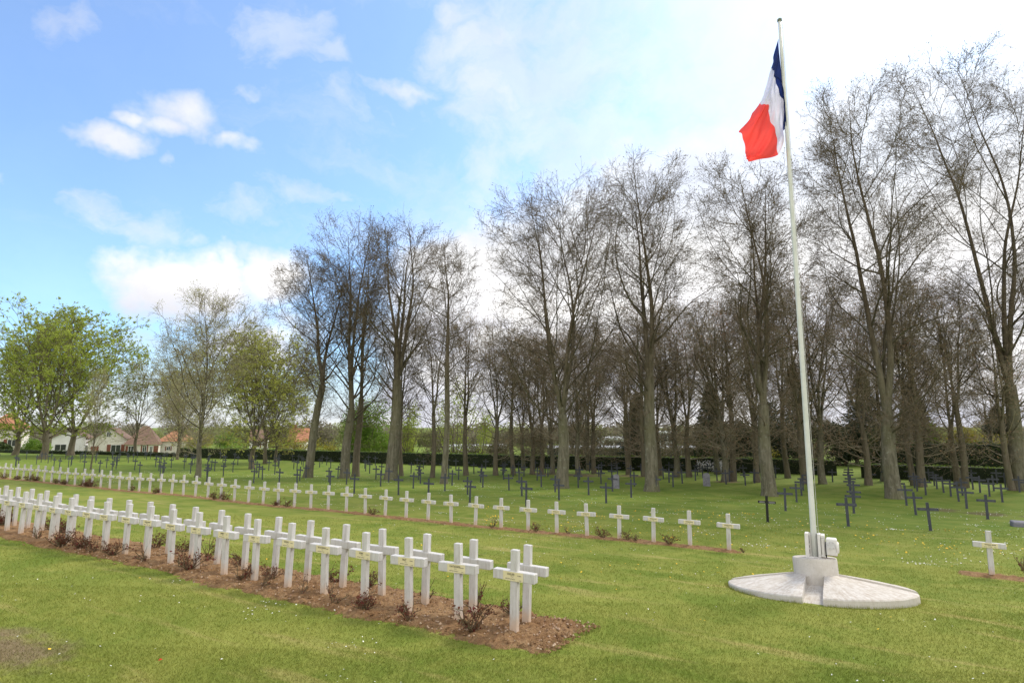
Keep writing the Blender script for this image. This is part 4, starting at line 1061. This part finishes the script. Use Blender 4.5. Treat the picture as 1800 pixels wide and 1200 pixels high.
# named by where they stand: depth in metres ahead of the camera, picture column, top row
def bush_at(seed, px, depth, top, wpx, mt, n, size, label, **k):
    u, v = pix_uv(px, depth); p = P(u, v); h = up_to(top, depth) - p.z; rx = wpx / 2 / 1031 * depth
    return bush(seed, u, v, (rx, rx * .8, h), size, mt, n, label, **k)
bush_at(1, 645, 70, 702, 125, 'leaf_green', 13000, .12, 'large bright green bush behind the hedge, centre left')
bush_at(2, 722, 66, 700, 60, 'leaf_spring', 3500, .10, 'small yellow green tree behind the hedge, right of the large green bush')
bush_at(3, 800, 62, 660, 80, 'leaf_spring', 3200, .10, 'loose fresh green shrub seen between the trunks, centre')
bush_at(4, 845, 64, 690, 60, 'leaf_spring', 2200, .10, 'second fresh green shrub, behind the centre trunks')
bush_at(5, 510, 82, 762, 95, 'yellow_leaf', 3500, .12, 'long yellow hedge shrub beyond the hedge on the left')
bush_at(6, 575, 84, 768, 60, 'yellow_leaf', 1800, .12, 'rusty yellow shrub left of the large green bush')
bush_at(7, 60, 92, 770, 60, 'leaf_green', 2500, .14, 'dark green garden shrub between the left houses')
bush_at(8, 15, 90, 775, 40, 'hedge', 2500, .14, 'dark shrub in front of the leftmost house')
bush_at(9, 345, 92, 762, 60, 'leaf_bronze', 2500, .14, 'bronze shrub right of the orange roofed house')
bush_at(10, 400, 88, 760, 90, 'leaf_green', 2800, .14, 'loose green shrubs beyond the hedge, right of the houses')
bush_at(11, 1630, 52, 752, 90, 'yellow_leaf', 4200, .10, 'yellow green shrub above the dark hedge, left one on the right side')
bush_at(12, 1712, 52, 750, 110, 'yellow_leaf', 5200, .10, 'broad yellow green shrub above the dark hedge on the right')
bush_at(13, 1790, 52, 768, 70, 'yellow_leaf', 2800, .10, 'yellow green shrub at the right edge above the dark hedge')
bush_at(14, 1625, 49, 742, 45, 'leaf_green', 2200, .10, 'mid green bush beside the small conifer on the right')
bush_at(15, 1482, 55, 735, 95, 'needle', 9000, .13, 'dark evergreen shrub at the gap in the hedge')
bush_at(16, 1375, 56, 700, 80, 'needle', 8000, .13, 'dark evergreen bush behind the tree by the black cross')
bush_at(17, 1305, 58, 730, 70, 'needle', 5000, .13, 'dark evergreen bush behind the hedge, left of the black cross tree')
bush_at(18, 1545, 54, 742, 70, 'hedge', 5000, .12, 'dark green bush behind the right hedge gap')
bush_at(19, 1240, 60, 752, 60, 'hedge', 3000, .12, 'dark shrub behind the hedge above the white blossom')
bush_at(20, 1340, 52, 775, 50, 'yellow_leaf', 900, .08, 'thin yellow green shrub just behind the middle hedge')
M['thicket'] = leafmat('thicket_leaf', (0.10, 0.095, 0.045), (0.17, 0.15, 0.08), 0.8, 0.3)
for i, (px, dep, top, wp) in enumerate(((880, 60, 735, 90), (935, 57, 745, 70), (985, 62, 715, 100), (1040, 58, 742, 80), (1085, 63, 705, 100), (1135, 58, 740, 80), (1185, 62, 720, 90), (1290, 60, 728, 80), (1345, 58, 720, 90), (1430, 58, 722, 90), (1500, 60, 705, 100))):
    bush_at(40 + i, px, dep, top, wp, 'thicket', 3600, .085, '%s brown budding thicket shrub beyond the middle hedge, counted from the left' % ordinal(i + 1), group='brown thicket shrubs beyond the hedge')
for i, (px, dep, top, wp, mt) in enumerate(((690, 80, 768, 80, 'leaf_bronze'), (760, 78, 765, 80, 'thicket'), (830, 74, 762, 80, 'thicket'), (600, 92, 770, 90, 'thicket'))):
    bush_at(60 + i, px, dep, top, wp, mt, 2600, .10, 'low brown green field shrub behind the hedge, %s of four left of the thicket' % ordinal((2, 3, 4, 1)[i]), group='field shrubs behind the hedge')
u_, v_ = pix_uv(1253, 47.2)
bush(21, u_, v_, (1.1, .35, 1.15), .045, 'blossom', 900, 'white blossoming shrub in front of the middle hedge', name='blossom_shrub', cat='shrub')
u_, v_ = pix_uv(1228, 47.6)
bush(22, u_, v_, (.35, .3, 1.0), .045, 'blossom', 220, 'small white blossoming shrub left of the larger blossoming one', name='blossom_shrub', cat='shrub')

def hedge(pts, h, wd, n_per_m, label, seed, size=.06, top_m=True, wob=.05, mt='hedge', hs=None):
    """pts: (u,v) line; a leafy clipped wall with a dark core"""
    r = np.random.default_rng(seed); W3 = [P(*q) for q in pts]; L = 0
    t = empty('hedge', W3[0], 0, label=label, cat='hedge'); o0 = np.array(W3[0])
    core = NB(); lf = NB()
    for a, b_ in zip(W3[:-1], W3[1:]):
        a = np.array(a); b_ = np.array(b_); d = b_ - a; l = np.linalg.norm(d); dn = d / l; nrm = np.array([dn[1], -dn[0], 0]); nrm /= np.linalg.norm(nrm)
        ns = max(2, int(l / 1.5)); ss = np.linspace(0, 1, ns + 1)
        c = a[None] + d[None] * ss[:, None]; hh = h - .05 + .02 * np.sin(ss * 40)
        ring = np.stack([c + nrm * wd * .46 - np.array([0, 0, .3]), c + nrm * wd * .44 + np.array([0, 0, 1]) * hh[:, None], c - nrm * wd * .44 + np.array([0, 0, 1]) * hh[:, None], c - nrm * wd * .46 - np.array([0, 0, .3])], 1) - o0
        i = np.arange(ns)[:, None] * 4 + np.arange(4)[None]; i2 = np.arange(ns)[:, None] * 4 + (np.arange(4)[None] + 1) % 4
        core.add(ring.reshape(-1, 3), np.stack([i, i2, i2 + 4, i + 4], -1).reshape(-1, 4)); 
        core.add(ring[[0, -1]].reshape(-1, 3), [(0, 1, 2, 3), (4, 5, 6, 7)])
        n = int(l * n_per_m * (h * 1.4 + wd)); s_ = r.random(n); q = r.random(n); fs = h / (h * 2 + wd)
        hz = np.where(q < fs * 1.4, q / (fs * 1.4) * h, h); y = np.where(q < fs * 1.4, wd / 2, wd / 2 - r.random(n) * wd)
        sgn = np.where((q < fs * 1.4) & (r.random(n) < .15), -1, 1); y = y * np.where(q < fs * 1.4, sgn, 1)
        lump = wob * np.sin(s_ * l * 2.1 + seed) * np.sin(s_ * l * .63) + r.normal(0, .028, n)
        cc = a + d * s_[:, None] + nrm * (y + np.sign(y) * lump)[:, None] + np.array([0, 0, 1]) * (hz + np.where(hz >= h - .01, lump, 0))[:, None] - o0
        sz = r.uniform(.6, 1.3, (n, 1)) * size; aa = unit(r, n) * sz; bb = np.cross(aa, unit(r, n)); bb = bb / (np.linalg.norm(bb, axis=1, keepdims=True) + 1e-9) * sz * .7
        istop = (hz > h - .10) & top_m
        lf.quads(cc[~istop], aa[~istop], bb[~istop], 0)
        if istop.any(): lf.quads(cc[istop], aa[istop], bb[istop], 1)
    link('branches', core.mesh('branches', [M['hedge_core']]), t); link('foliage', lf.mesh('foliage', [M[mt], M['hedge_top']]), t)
    return t
hedge([(118, 34.5), (96, 36.5), (78, 41.0), (70, 41.5)], .42, .7, 42, 'low clipped hedge along the far left lawn edge in front of the houses', 1, .09, top_m=False)
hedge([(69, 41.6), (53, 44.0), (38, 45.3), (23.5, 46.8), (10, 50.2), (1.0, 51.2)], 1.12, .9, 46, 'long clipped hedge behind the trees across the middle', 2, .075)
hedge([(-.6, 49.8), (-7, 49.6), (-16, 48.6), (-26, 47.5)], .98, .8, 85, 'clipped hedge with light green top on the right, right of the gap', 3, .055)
hedge([(-2.3, 55.5), (-9, 55.0), (-17, 54.0), (-28, 53)], 2.35, 1.6, 60, 'taller dark hedge behind the clipped one on the right', 4, .09, top_m=False, wob=.16)

def far_woods():
    r = np.random.default_rng(31); nb = NB()
    for i in range(120):
        px = -260 + i * 19 + r.uniform(-8, 8); dep = r.uniform(165, 230); x = (px - 900) / 1031 * dep; top = r.uniform(738, 762); g = G(x, dep); h = up_to(top, dep) - g; rx = r.uniform(4, 8)
        n = 1700; d = unit(r, n) * r.random((n, 1)) ** .4; c = np.array([x, dep, g + h * .5]) + d * np.array([rx, rx, h * .52]); c[:, 2] = np.maximum(c[:, 2], g)
        s = r.uniform(.15, .5, (n, 1)); a = unit(r, n) * s; b_ = np.cross(a, unit(r, n)); b_ = b_ / (np.linalg.norm(b_, axis=1, keepdims=True) + 1e-9) * s * .6
        nb.quads(c, a, b_, int(r.random() < .4))
    tag(link('far_woods', nb.mesh('far_woods', [leafmat('far_twigs', (.22, .20, .14), (.30, .27, .19), .05, .5), leafmat('far_leaves', (.24, .27, .10), (.32, .34, .14), .05, .5)])), kind='stuff', label='distant belt of trees along the skyline', cat='woods')
far_woods()
def conifer(seed, u, v, h, rb, label, n=44):
    r = np.random.default_rng(seed); nb = NB(); bt = NB()
    bt.tubes(np.array([[(0, 0, -.2), (0, 0, h * .5), (0, 0, h)]], float), np.array([[.16, .09, .02]]), 8)
    for i in range(n):
        z_ = h * (.1 + .9 * i / n); L = rb * (1 - (z_ / h)) ** .8 * r.uniform(.75, 1.1) + .15
        m = 6; az = r.uniform(0, 6.28) + np.arange(m) * 6.283 / m + r.uniform(-.3, .3, m)
        d = np.stack([np.cos(az), np.sin(az), np.full(m, -.12)], 1); Pt = grow(r, np.tile([0, 0, z_], (m, 1)).astype(float), d, np.full(m, L), 6, .06, .03)
        bt.tubes(Pt, taper(np.full(m, .03), np.full(m, .006), 6), 4)
        k = int(110 * (L / rb) + 30); bi = np.repeat(np.arange(m), k); t = r.random(m * k) ** .7 * 4.999; ii = t.astype(int); f = (t - ii)[:, None]
        c = Pt[bi, ii] * (1 - f) + Pt[bi, ii + 1] * f + unit(r, m * k) * np.array([.20, .20, .17]) * (1.3 - t[:, None] / 6)
        s = r.uniform(.06, .16, (m * k, 1)); a = unit(r, m * k); a[:, 2] *= .7; a *= s; b_ = np.cross(a, unit(r, m * k)); b_ = b_ / (np.linalg.norm(b_, axis=1, keepdims=True) + 1e-9) * s * .4
        nb.quads(c, a, b_)
    p = P(u, v); t = empty('conifer', (p.x, p.y, Gz(p.x, p.y)), 0, label=label, cat='conifer', group='dark conifers behind the hedge')
    link('trunk', bt.mesh('trunk', [M['bark_dark']]), t); link('foliage', nb.mesh('foliage', [M['needle']]), t)
for sd_, px, dep, top, wp, lab in ((1, 1608, 50, 668, 90, 'dark conifer behind the right hedge, right of the twin stemmed tree'), (2, 1755, 58, 715, 95, 'dark conifer rising beyond the yellow shrubs at the right'),
                                   (3, 1400, 60, 640, 100, 'dark conifer hidden among trunks, left of the flagpole'), (4, 1520, 58, 650, 110, 'dark conifer hidden among trunks, between flagpole and twin stemmed tree'),
                                   (5, 1120, 62, 690, 80, 'dark conifer behind the white roofed hall on the right'), (6, 1250, 62, 670, 90, 'dark conifer behind the middle hedge above the white blossom')):
    u_, v_ = pix_uv(dep and px, dep); p = P(u_, v_); conifer(sd_, u_, v_, up_to(top, dep) - p.z, wp / 2 / 1031 * dep, lab)

# ------------------------------------------------------------------ houses beyond the hedge
M['render_w'] = simple((0.62, 0.60, 0.55), (0.56, 0.53, 0.47), .6, name='cream_render', obj=True)
M['render_white'] = simple((0.70, 0.70, 0.70), (0.62, 0.62, 0.62), .6, name='white_render')
M['window_glass'] = simple((0.03, 0.035, 0.04), rough=.15, spec=.6, name='window_glass')
M['frame'] = simple((0.6, 0.6, 0.6), name='window_frame')
M['shutter'] = simple((0.20, 0.075, 0.05), (0.16, 0.06, 0.04), 3, name='shutter_paint')
def tiles(name, c1, c2):
    def fn(N, bs):
        o = ocoord(N); n = N.noise(o, 1.2, 5, .6); wv = N.node('ShaderNodeTexWave', {'Vector': o, 'Scale': 2.6, 'Distortion': .5, 'Detail': 2.0}, bands_direction='Z').outputs[1]
        c = N.mix(N.smooth(n, .35, .65), rgb(*c1), rgb(*c2)); c = N.mix(N.math('MULTIPLY', wv, .3), c, N.mix(.5, c, rgb(.05, .03, .02)))
        N.set(bs.inputs['Base Color'], c)
    return mat(name, fn, .85, .2)
M['tile_o'] = tiles('orange_tiles', (.36, .16, .09), (.42, .21, .12)); M['tile_b'] = tiles('brown_tiles', (.16, .105, .08), (.21, .14, .10))
def house(px, depth, width, length, eave, ridge, axis, wall, roof, label, wins=(), doors=(), chim=None, gsink=0, rot=0.0, hip=False, over=.35):
    """front face centred at the given place; axis 'x': ridge runs left-right, 'y': gable faces the viewer"""
    u, v = pix_uv(px, depth); p = P(u, v)
    t = empty('house', (p.x, p.y, Gz(p.x, p.y) - gsink), math.atan2(-p.x, p.y) * .8 + rot, label=label, cat='house')
    width *= .80; w2 = width / 2
    b = MB()
    if axis == 'y':
        b.add([(-w2, 0, -1), (w2, 0, -1), (w2, 0, eave), (0, 0, ridge), (-w2, 0, eave), (-w2, length, -1), (w2, length, -1), (w2, length, eave), (0, length, ridge), (-w2, length, eave)],
              [(0, 1, 2, 3, 4), (9, 8, 7, 6, 5), (1, 6, 7, 2), (0, 4, 9, 5)])
    else:
        b.add([(-w2, 0, -1), (w2, 0, -1), (w2, length, -1), (-w2, length, -1), (-w2, 0, eave), (w2, 0, eave), (w2, length, eave), (-w2, length, eave), (-w2, length / 2, ridge if not hip else eave), (w2, length / 2, ridge if not hip else eave)],
              [(0, 1, 5, 4), (1, 2, 6, 9, 5), (3, 0, 4, 8, 7), (2, 3, 7, 6)])
    b.build('wall', M[wall], t)
    b = MB(); th = .14; o = over
    if axis == 'y':
        sl = (ridge - eave) / w2; ex = w2 + o; ez = eave - sl * o
        for s in (-1, 1):
            b.add([(s * ex, -o, ez + .02), (0, -o, ridge + .02), (0, length + o, ridge + .02), (s * ex, length + o, ez + .02), (s * ex, -o, ez + th), (0, -o, ridge + th), (0, length + o, ridge + th), (s * ex, length + o, ez + th)],
                  [(0, 1, 2, 3), (4, 5, 6, 7), (0, 1, 5, 4), (3, 2, 6, 7), (0, 3, 7, 4)])
    elif not hip:
        sl = (ridge - eave) / (length / 2); ez = eave - sl * o
        for s, y0 in ((0, -o), (1, length + o)):
            b.add([(-w2 - o, y0, ez + .02), (w2 + o, y0, ez + .02), (w2 + o, length / 2, ridge + .02), (-w2 - o, length / 2, ridge + .02), (-w2 - o, y0, ez + th), (w2 + o, y0, ez + th), (w2 + o, length / 2, ridge + th), (-w2 - o, length / 2, ridge + th)],
                  [(0, 1, 2, 3), (4, 5, 6, 7), (0, 1, 5, 4), (0, 3, 7, 4), (1, 2, 6, 5)])
    else:
        h_ = min(w2 * .8, length / 2)
        b.add([(-w2 - o, -o, eave), (w2 + o, -o, eave), (w2 + o, length + o, eave), (-w2 - o, length + o, eave), (-w2 + h_, length / 2, ridge), (w2 - h_, length / 2, ridge)], [(0, 1, 5, 4), (1, 2, 5), (2, 3, 4, 5), (3, 0, 4), (0, 1, 2, 3)])
    rf = b.build('roof', M[roof], t)
    if chim is not None:
        b = MB(); b.box(chim - .3, chim + .3, length * .45, length * .55, eave, ridge + .9, .02); b.build('chimney', M['tile_o'], rf)
    for (x, z0, ww, hh, sh) in wins:
        b = MB(); b.box(x - ww / 2, x + ww / 2, -.05, .0, z0, z0 + .07); b.box(x - ww / 2, x + ww / 2, -.05, .0, z0 + hh - .07, z0 + hh)
        for xx in (-ww / 2 + .035, 0, ww / 2 - .035): b.box(x + xx - .035, x + xx + .035, -.048, .0, z0 + .07, z0 + hh - .07)
        f = b.build('window', M['frame'], t)
        b = MB(); b.box(x - ww / 2 + .03, x + ww / 2 - .03, -.02, -.003, z0 + .04, z0 + hh - .04); b.build('pane', M['window_glass'], f)
        if sh:
            for s in (-1, 1):
                b = MB(); c = x + s * (ww / 2 + sh / 2 + .03); b.box(c - sh / 2, c + sh / 2, -.06, -.004, z0 - .05, z0 + hh + .05); b.build('shutter', M['shutter'], f)
    for (x, ww, hh, mt) in doors:
        b = MB(); b.box(x - ww / 2, x + ww / 2, -.05, -.004, 0, hh); d = b.build('door', M[mt], t)
        b = MB(); b.box(x + ww * .3, x + ww * .38, -.09, -.05, 1.0, 1.08); b.build('handle', M['frame'], d)
    return t
D_ = 112
def hs(px, w_px): return w_px / 1031 * D_
house(8, 108, hs(0, 62), 9, 4.4, 7.3, 'x', 'render_w', 'tile_o', 'cream house with steep orange tiled roof at the left edge of the photo', wins=[(1.3, 1.2, 1.3, 1.3, .5)], hip=True)
house(124, 112, hs(0, 60), 10, 3.5, 4.9, 'y', 'render_white', 'tile_b', 'white gable ended house with a dark roof behind the green trees', wins=[(-1.2, 1.1, 1.8, 1.2, 0)])
house(195, 112, hs(0, 76), 11, 2.8, 5.3, 'y', 'render_w', 'tile_b', 'cream gable house with red brown shutters and small window under the ridge', wins=[(1.1, .9, 1.6, 1.35, .6), (-.2, 3.7, .7, 1.0, 0)], doors=[(-2.2, 1.2, 2.0, 'shutter')])
house(252, 113, hs(0, 62), 8, 2.25, 5.8, 'x', 'render_w', 'tile_b', 'long low cream wing with brown roof and red doors behind trees', wins=[(-1.7, .6, .9, 1.4, .4), (.5, .8, .7, 1.3, .2), (1.6, .8, .5, 1.1, 0)], doors=[(2.4, .8, 2.0, 'shutter')], hip=True)
house(308, 120, hs(0, 66), 9, 2.7, 4.9, 'x', 'render_w', 'tile_o', 'cream bungalow with bright orange hipped roof right of the brown roofs', wins=[(-.9, .9, .7, .8, .2)], chim=.5, hip=True)
house(525, 125, hs(0, 40), 8, 2.6, 5.2, 'x', 'render_w', 'tile_o', 'distant orange roofed house seen between trunks at the centre left', wins=[(0, 1, .8, .9, .3)], chim=-1)
house(455, 135, hs(0, 40), 8, 2.6, 4.9, 'x', 'render_white', 'tile_b', 'distant grey roofed house left of the leaning tree', wins=[(0, 1, .8, .9, .3)])
def hall(px0, px1, depth, top, thick, label, wall, trim, name='hall', base=None, nwin=10):
    x0 = (px0 - 900) / 1031 * depth; x1 = (px1 - 900) / 1031 * depth; zt = up_to(top, depth); g0 = min(G(x0, depth), G(x1, depth + 8)) - .5
    t = empty(name, ((x0 + x1) / 2, depth, g0), 0, label=label, cat='building'); w2 = (x1 - x0) / 2; h = zt - g0
    b = MB(); b.box(-w2, w2, 0, 9, 0, h - thick); b.build('wall', M[wall], t)
    b = MB(); b.box(-w2 - .4, w2 + .4, -.4, 9.4, h - thick + .003, h, .02); b.build('roof', M[trim], t)
    for i in range(nwin):
        x = -w2 + (i + .5) * 2 * w2 / nwin; b = MB(); b.box(x - w2 / nwin * .8, x + w2 / nwin * .8, -.06, -.003, h - thick - 1.5, h - thick - .25); b.build('window', M['window_glass'], t)
    return t
M['dkwall'] = simple((.09, .085, .075), (.13, .12, .11), .7, name='dark_wall'); M['metal_w'] = simple((.66, .68, .70), (.60, .62, .64), .5, rough=.4, name='white_metal')
M['grey_panel'] = simple((.35, .36, .38), (.42, .43, .45), .5, name='grey_panel')
hall(775, 885, 96, 783, .7, 'low building with white metal roof seen between trunks, centre left', 'render_white', 'metal_w', nwin=7)
hall(968, 1150, 84, 786, .16, 'long dark flat roofed building with thin white roof edge behind the middle hedge', 'dkwall', 'grey_panel', nwin=12)
hall(1156, 1262, 90, 786, .25, 'grey flat roofed building behind the hedge, right of the long dark one', 'grey_panel', 'metal_w', nwin=8)
hall(1146, 1186, 110, 758, .3, 'tall pale box building behind the grey flat roofed one', 'grey_panel', 'metal_w', nwin=3)
hall(1060, 1115, 112, 768, .5, 'pale roofed shed behind the long dark building', 'render_white', 'metal_w', nwin=3)

# ------------------------------------------------------------------ lawn: blades near by, flowers, tufts
def in_bed(u, v):
    wg = .07 * np.sin(u * 3.1) + .05 * np.sin(u * 7.7 + 1) + .035 * np.sin(u * 19)
    return ((u > 3.03 + wg) & (u < 22) & (v > np.where(u < 9.4, 5.88, 6.0) + wg) & (v < 7.12 - wg)) | ((u > 2.5) & (u < 44) & (v > 14.97 + wg * .6) & (v < 15.35)) | ((u < -1.8) & (u > -6) & (v > 15.1) & (v < 15.5)) | ((u * U[0] + v * V[0] - 5.08) ** 2 + (u * U[1] + v * V[1] - 10.12) ** 2 < 1.42 ** 2)
def blades():
    r = np.random.default_rng(77); X = []; 
    for (y0, y1, dens, h) in ((3.6, 6.5, 5200, .026), (6.5, 9, 2600, .028), (9, 13, 1000, .032), (13, 19, 330, .036)):
        wmax = .93 * y1; n = int(dens * 2 * wmax * (y1 - y0)); x = r.uniform(-wmax, wmax, n); y = r.uniform(y0, y1, n)
        k = np.abs(x) < .92 * y + .3; x, y = x[k], y[k]; u = x * U[0] + y * U[1]; v = x * V[0] + y * V[1]
        pn = np.array([0.0]); 
        k = ~in_bed(u, v); x, y = x[k], y[k]; X.append(np.stack([x, y, np.full(len(x), h)], 1))
    A = np.concatenate(X); n = len(A); x, y, h = A.T; z_ = Gn(x, y)
    # the ground mesh is a 1 m grid with small waves: follow it
    gx = np.arange(-20, 20.5, .5); gy = np.arange(-6, 24.5, .5); W_ = np.array([[mn.noise(Vector((a * .25, b * .25, 0))) * .03 + G(a, b) for b in gy] for a in gx])
    gi = (x + 20) * 2; gj = (y + 6) * 2; i = np.clip(np.floor(gi).astype(int), 0, 79); j = np.clip(np.floor(gj).astype(int), 0, 59); fx = gi - i; fy = gj - j
    z_ = W_[i, j] * (1 - fx) * (1 - fy) + W_[i + 1, j] * fx * (1 - fy) + W_[i, j + 1] * (1 - fx) * fy + W_[i + 1, j + 1] * fx * fy
    h = h * r.uniform(.45, 1.35, n); az = r.uniform(0, 6.28, n); wd = h * r.uniform(.07, .13, n) + .0012; ln = h * r.uniform(.2, 1.3, n)
    c = np.stack([x, y, z_ - .004], 1); a = np.stack([np.cos(az) * wd, np.sin(az) * wd, 0 * az], 1); l = r.uniform(0, 6.28, n)
    tip = c + np.stack([np.cos(l) * ln, np.sin(l) * ln, h], 1); v = np.stack([c - a, c + a, tip], 1).reshape(-1, 3)
    me = mesh_np('grass', v, [np.arange(len(v)).reshape(-1, 3)], [M['blade']]); tag(link('grass', me), kind='stuff', label='short mown grass blades of the near lawn', cat='grass')
    print('blades', n); return W_
blades()
def flowers(name, n, sz, mt, area, seed, label, clumps=0, hgt=.03):
    r = np.random.default_rng(seed); u0, u1, v0, v1 = area
    u = r.uniform(u0, u1, n * 3); v = v0 + (v1 - v0) * r.random(n * 3)
    if clumps:
        cu = r.uniform(u0, u1, clumps); cv = r.uniform(v0, v1, clumps); k = r.integers(0, clumps, n * 3); m = r.random(n * 3) < .6
        s = r.uniform(.1, .9, clumps)[k]; u = np.where(m, cu[k] + r.normal(0, 1, n * 3) * s, u); v = np.where(m, cv[k] + r.normal(0, 1, n * 3) * s * .6, v)
    x = u * U[0] + v * V[0]; y = u * U[1] + v * V[1]; k = (~in_bed(u, v)) & (y > 4) & (np.abs(x) < .95 * y); x, y = x[k][:n], y[k][:n]
    nb = NB(); m = len(x); z_ = np.array([Gz(a, b) for a, b in zip(x, y)]) + hgt * r.uniform(.5, 1.1, m)
    s = sz * r.uniform(.6, 1.2, m); tl = r.uniform(-.5, .5, (m, 2)); rr_ = 6
    an = np.arange(rr_) * 2 * math.pi / rr_
    ring = np.stack([x[:, None] + np.cos(an) * s[:, None], y[:, None] + np.sin(an) * s[:, None], z_[:, None] + (np.cos(an) * tl[:, :1] + np.sin(an) * tl[:, 1:]) * s[:, None]], -1)
    cen = np.stack([x, y, z_ + s * .35], -1)[:, None]; vv = np.concatenate([ring, cen], 1).reshape(-1, 3)
    b_ = (np.arange(m) * 7)[:, None]; i = np.arange(6)[None]; f = np.stack([b_ + i, b_ + (i + 1) % 6, b_ + 6 + 0 * i], -1).reshape(-1, 3); nb.add(vv, f)
    tag(link(name, nb.mesh(name, [M[mt]])), kind='stuff', label=label, cat='flowers')
flowers('daisies', 480, .009, 'daisy', (-6, 12, 1, 14), 1, 'tiny white daisies dotted over the near lawn', 60)
flowers('daisies', 3400, .015, 'daisy', (-12, 45, 15.6, 32), 2, 'white daisies dotted over the lawn behind the second row', 110)
flowers('dandelions', 60, .016, 'dandelion', (-6, 14, 1, 14), 3, 'yellow dandelions in the near lawn', 10)
flowers('dandelions', 420, .022, 'dandelion', (-8, 12, 15.6, 24), 4, 'yellow dandelions behind the second row', 26)
q = MB(); q.add([(-.02, 0, 0), (0, -.012, .006), (.022, .004, .012), (.004, .02, .004), (-.014, .014, .012), (0, .003, .018)], [(0, 1, 5), (1, 2, 5), (2, 3, 5), (3, 4, 5), (4, 0, 5)])
o = q.build('petal', M['red']); r_ = ray(281, 1166); dd = 4.9; x_ = r_.x / r_.y * dd
for _ in range(20): dd = G(r_.x / r_.y * dd, dd) / (r_.z / r_.y)
o.location = (r_.x / r_.y * dd, dd, G(r_.x / r_.y * dd, dd) + .03); tag(o, 'single fallen red petal in the near grass, lower left', 'petal')
# longer tufts against the concrete base
def tufts():
    r = np.random.default_rng(8); n = 2600; a = r.uniform(0, 6.28, n); rad = 1.405 + np.abs(r.normal(0, .03, n))
    c = np.stack([PC.x + np.cos(a) * rad, PC.y + np.sin(a) * rad, np.zeros(n)], 1); c[:, 2] = Gn(c[:, 0], c[:, 1]) - .01
    keep = mn and np.array([mn.noise(Vector((math.cos(t) * 3, math.sin(t) * 3, 0))) > -.15 for t in a]); c = c[keep]; n = len(c)
    h = r.uniform(.03, .085, n); az = r.uniform(0, 6.28, n); wv = np.stack([np.cos(az), np.sin(az), 0 * az], 1) * .003
    tip = c + np.stack([r.normal(0, .02, n), r.normal(0, .02, n), h], 1); v = np.stack([c - wv, c + wv, tip], 1).reshape(-1, 3)
    tag(link('grass', mesh_np('grass', v, [np.arange(len(v)).reshape(-1, 3)], [M['blade']])), kind='stuff', label='longer grass fringe round the concrete base', cat='grass')
tufts()
print('script done', time.time() - T0)
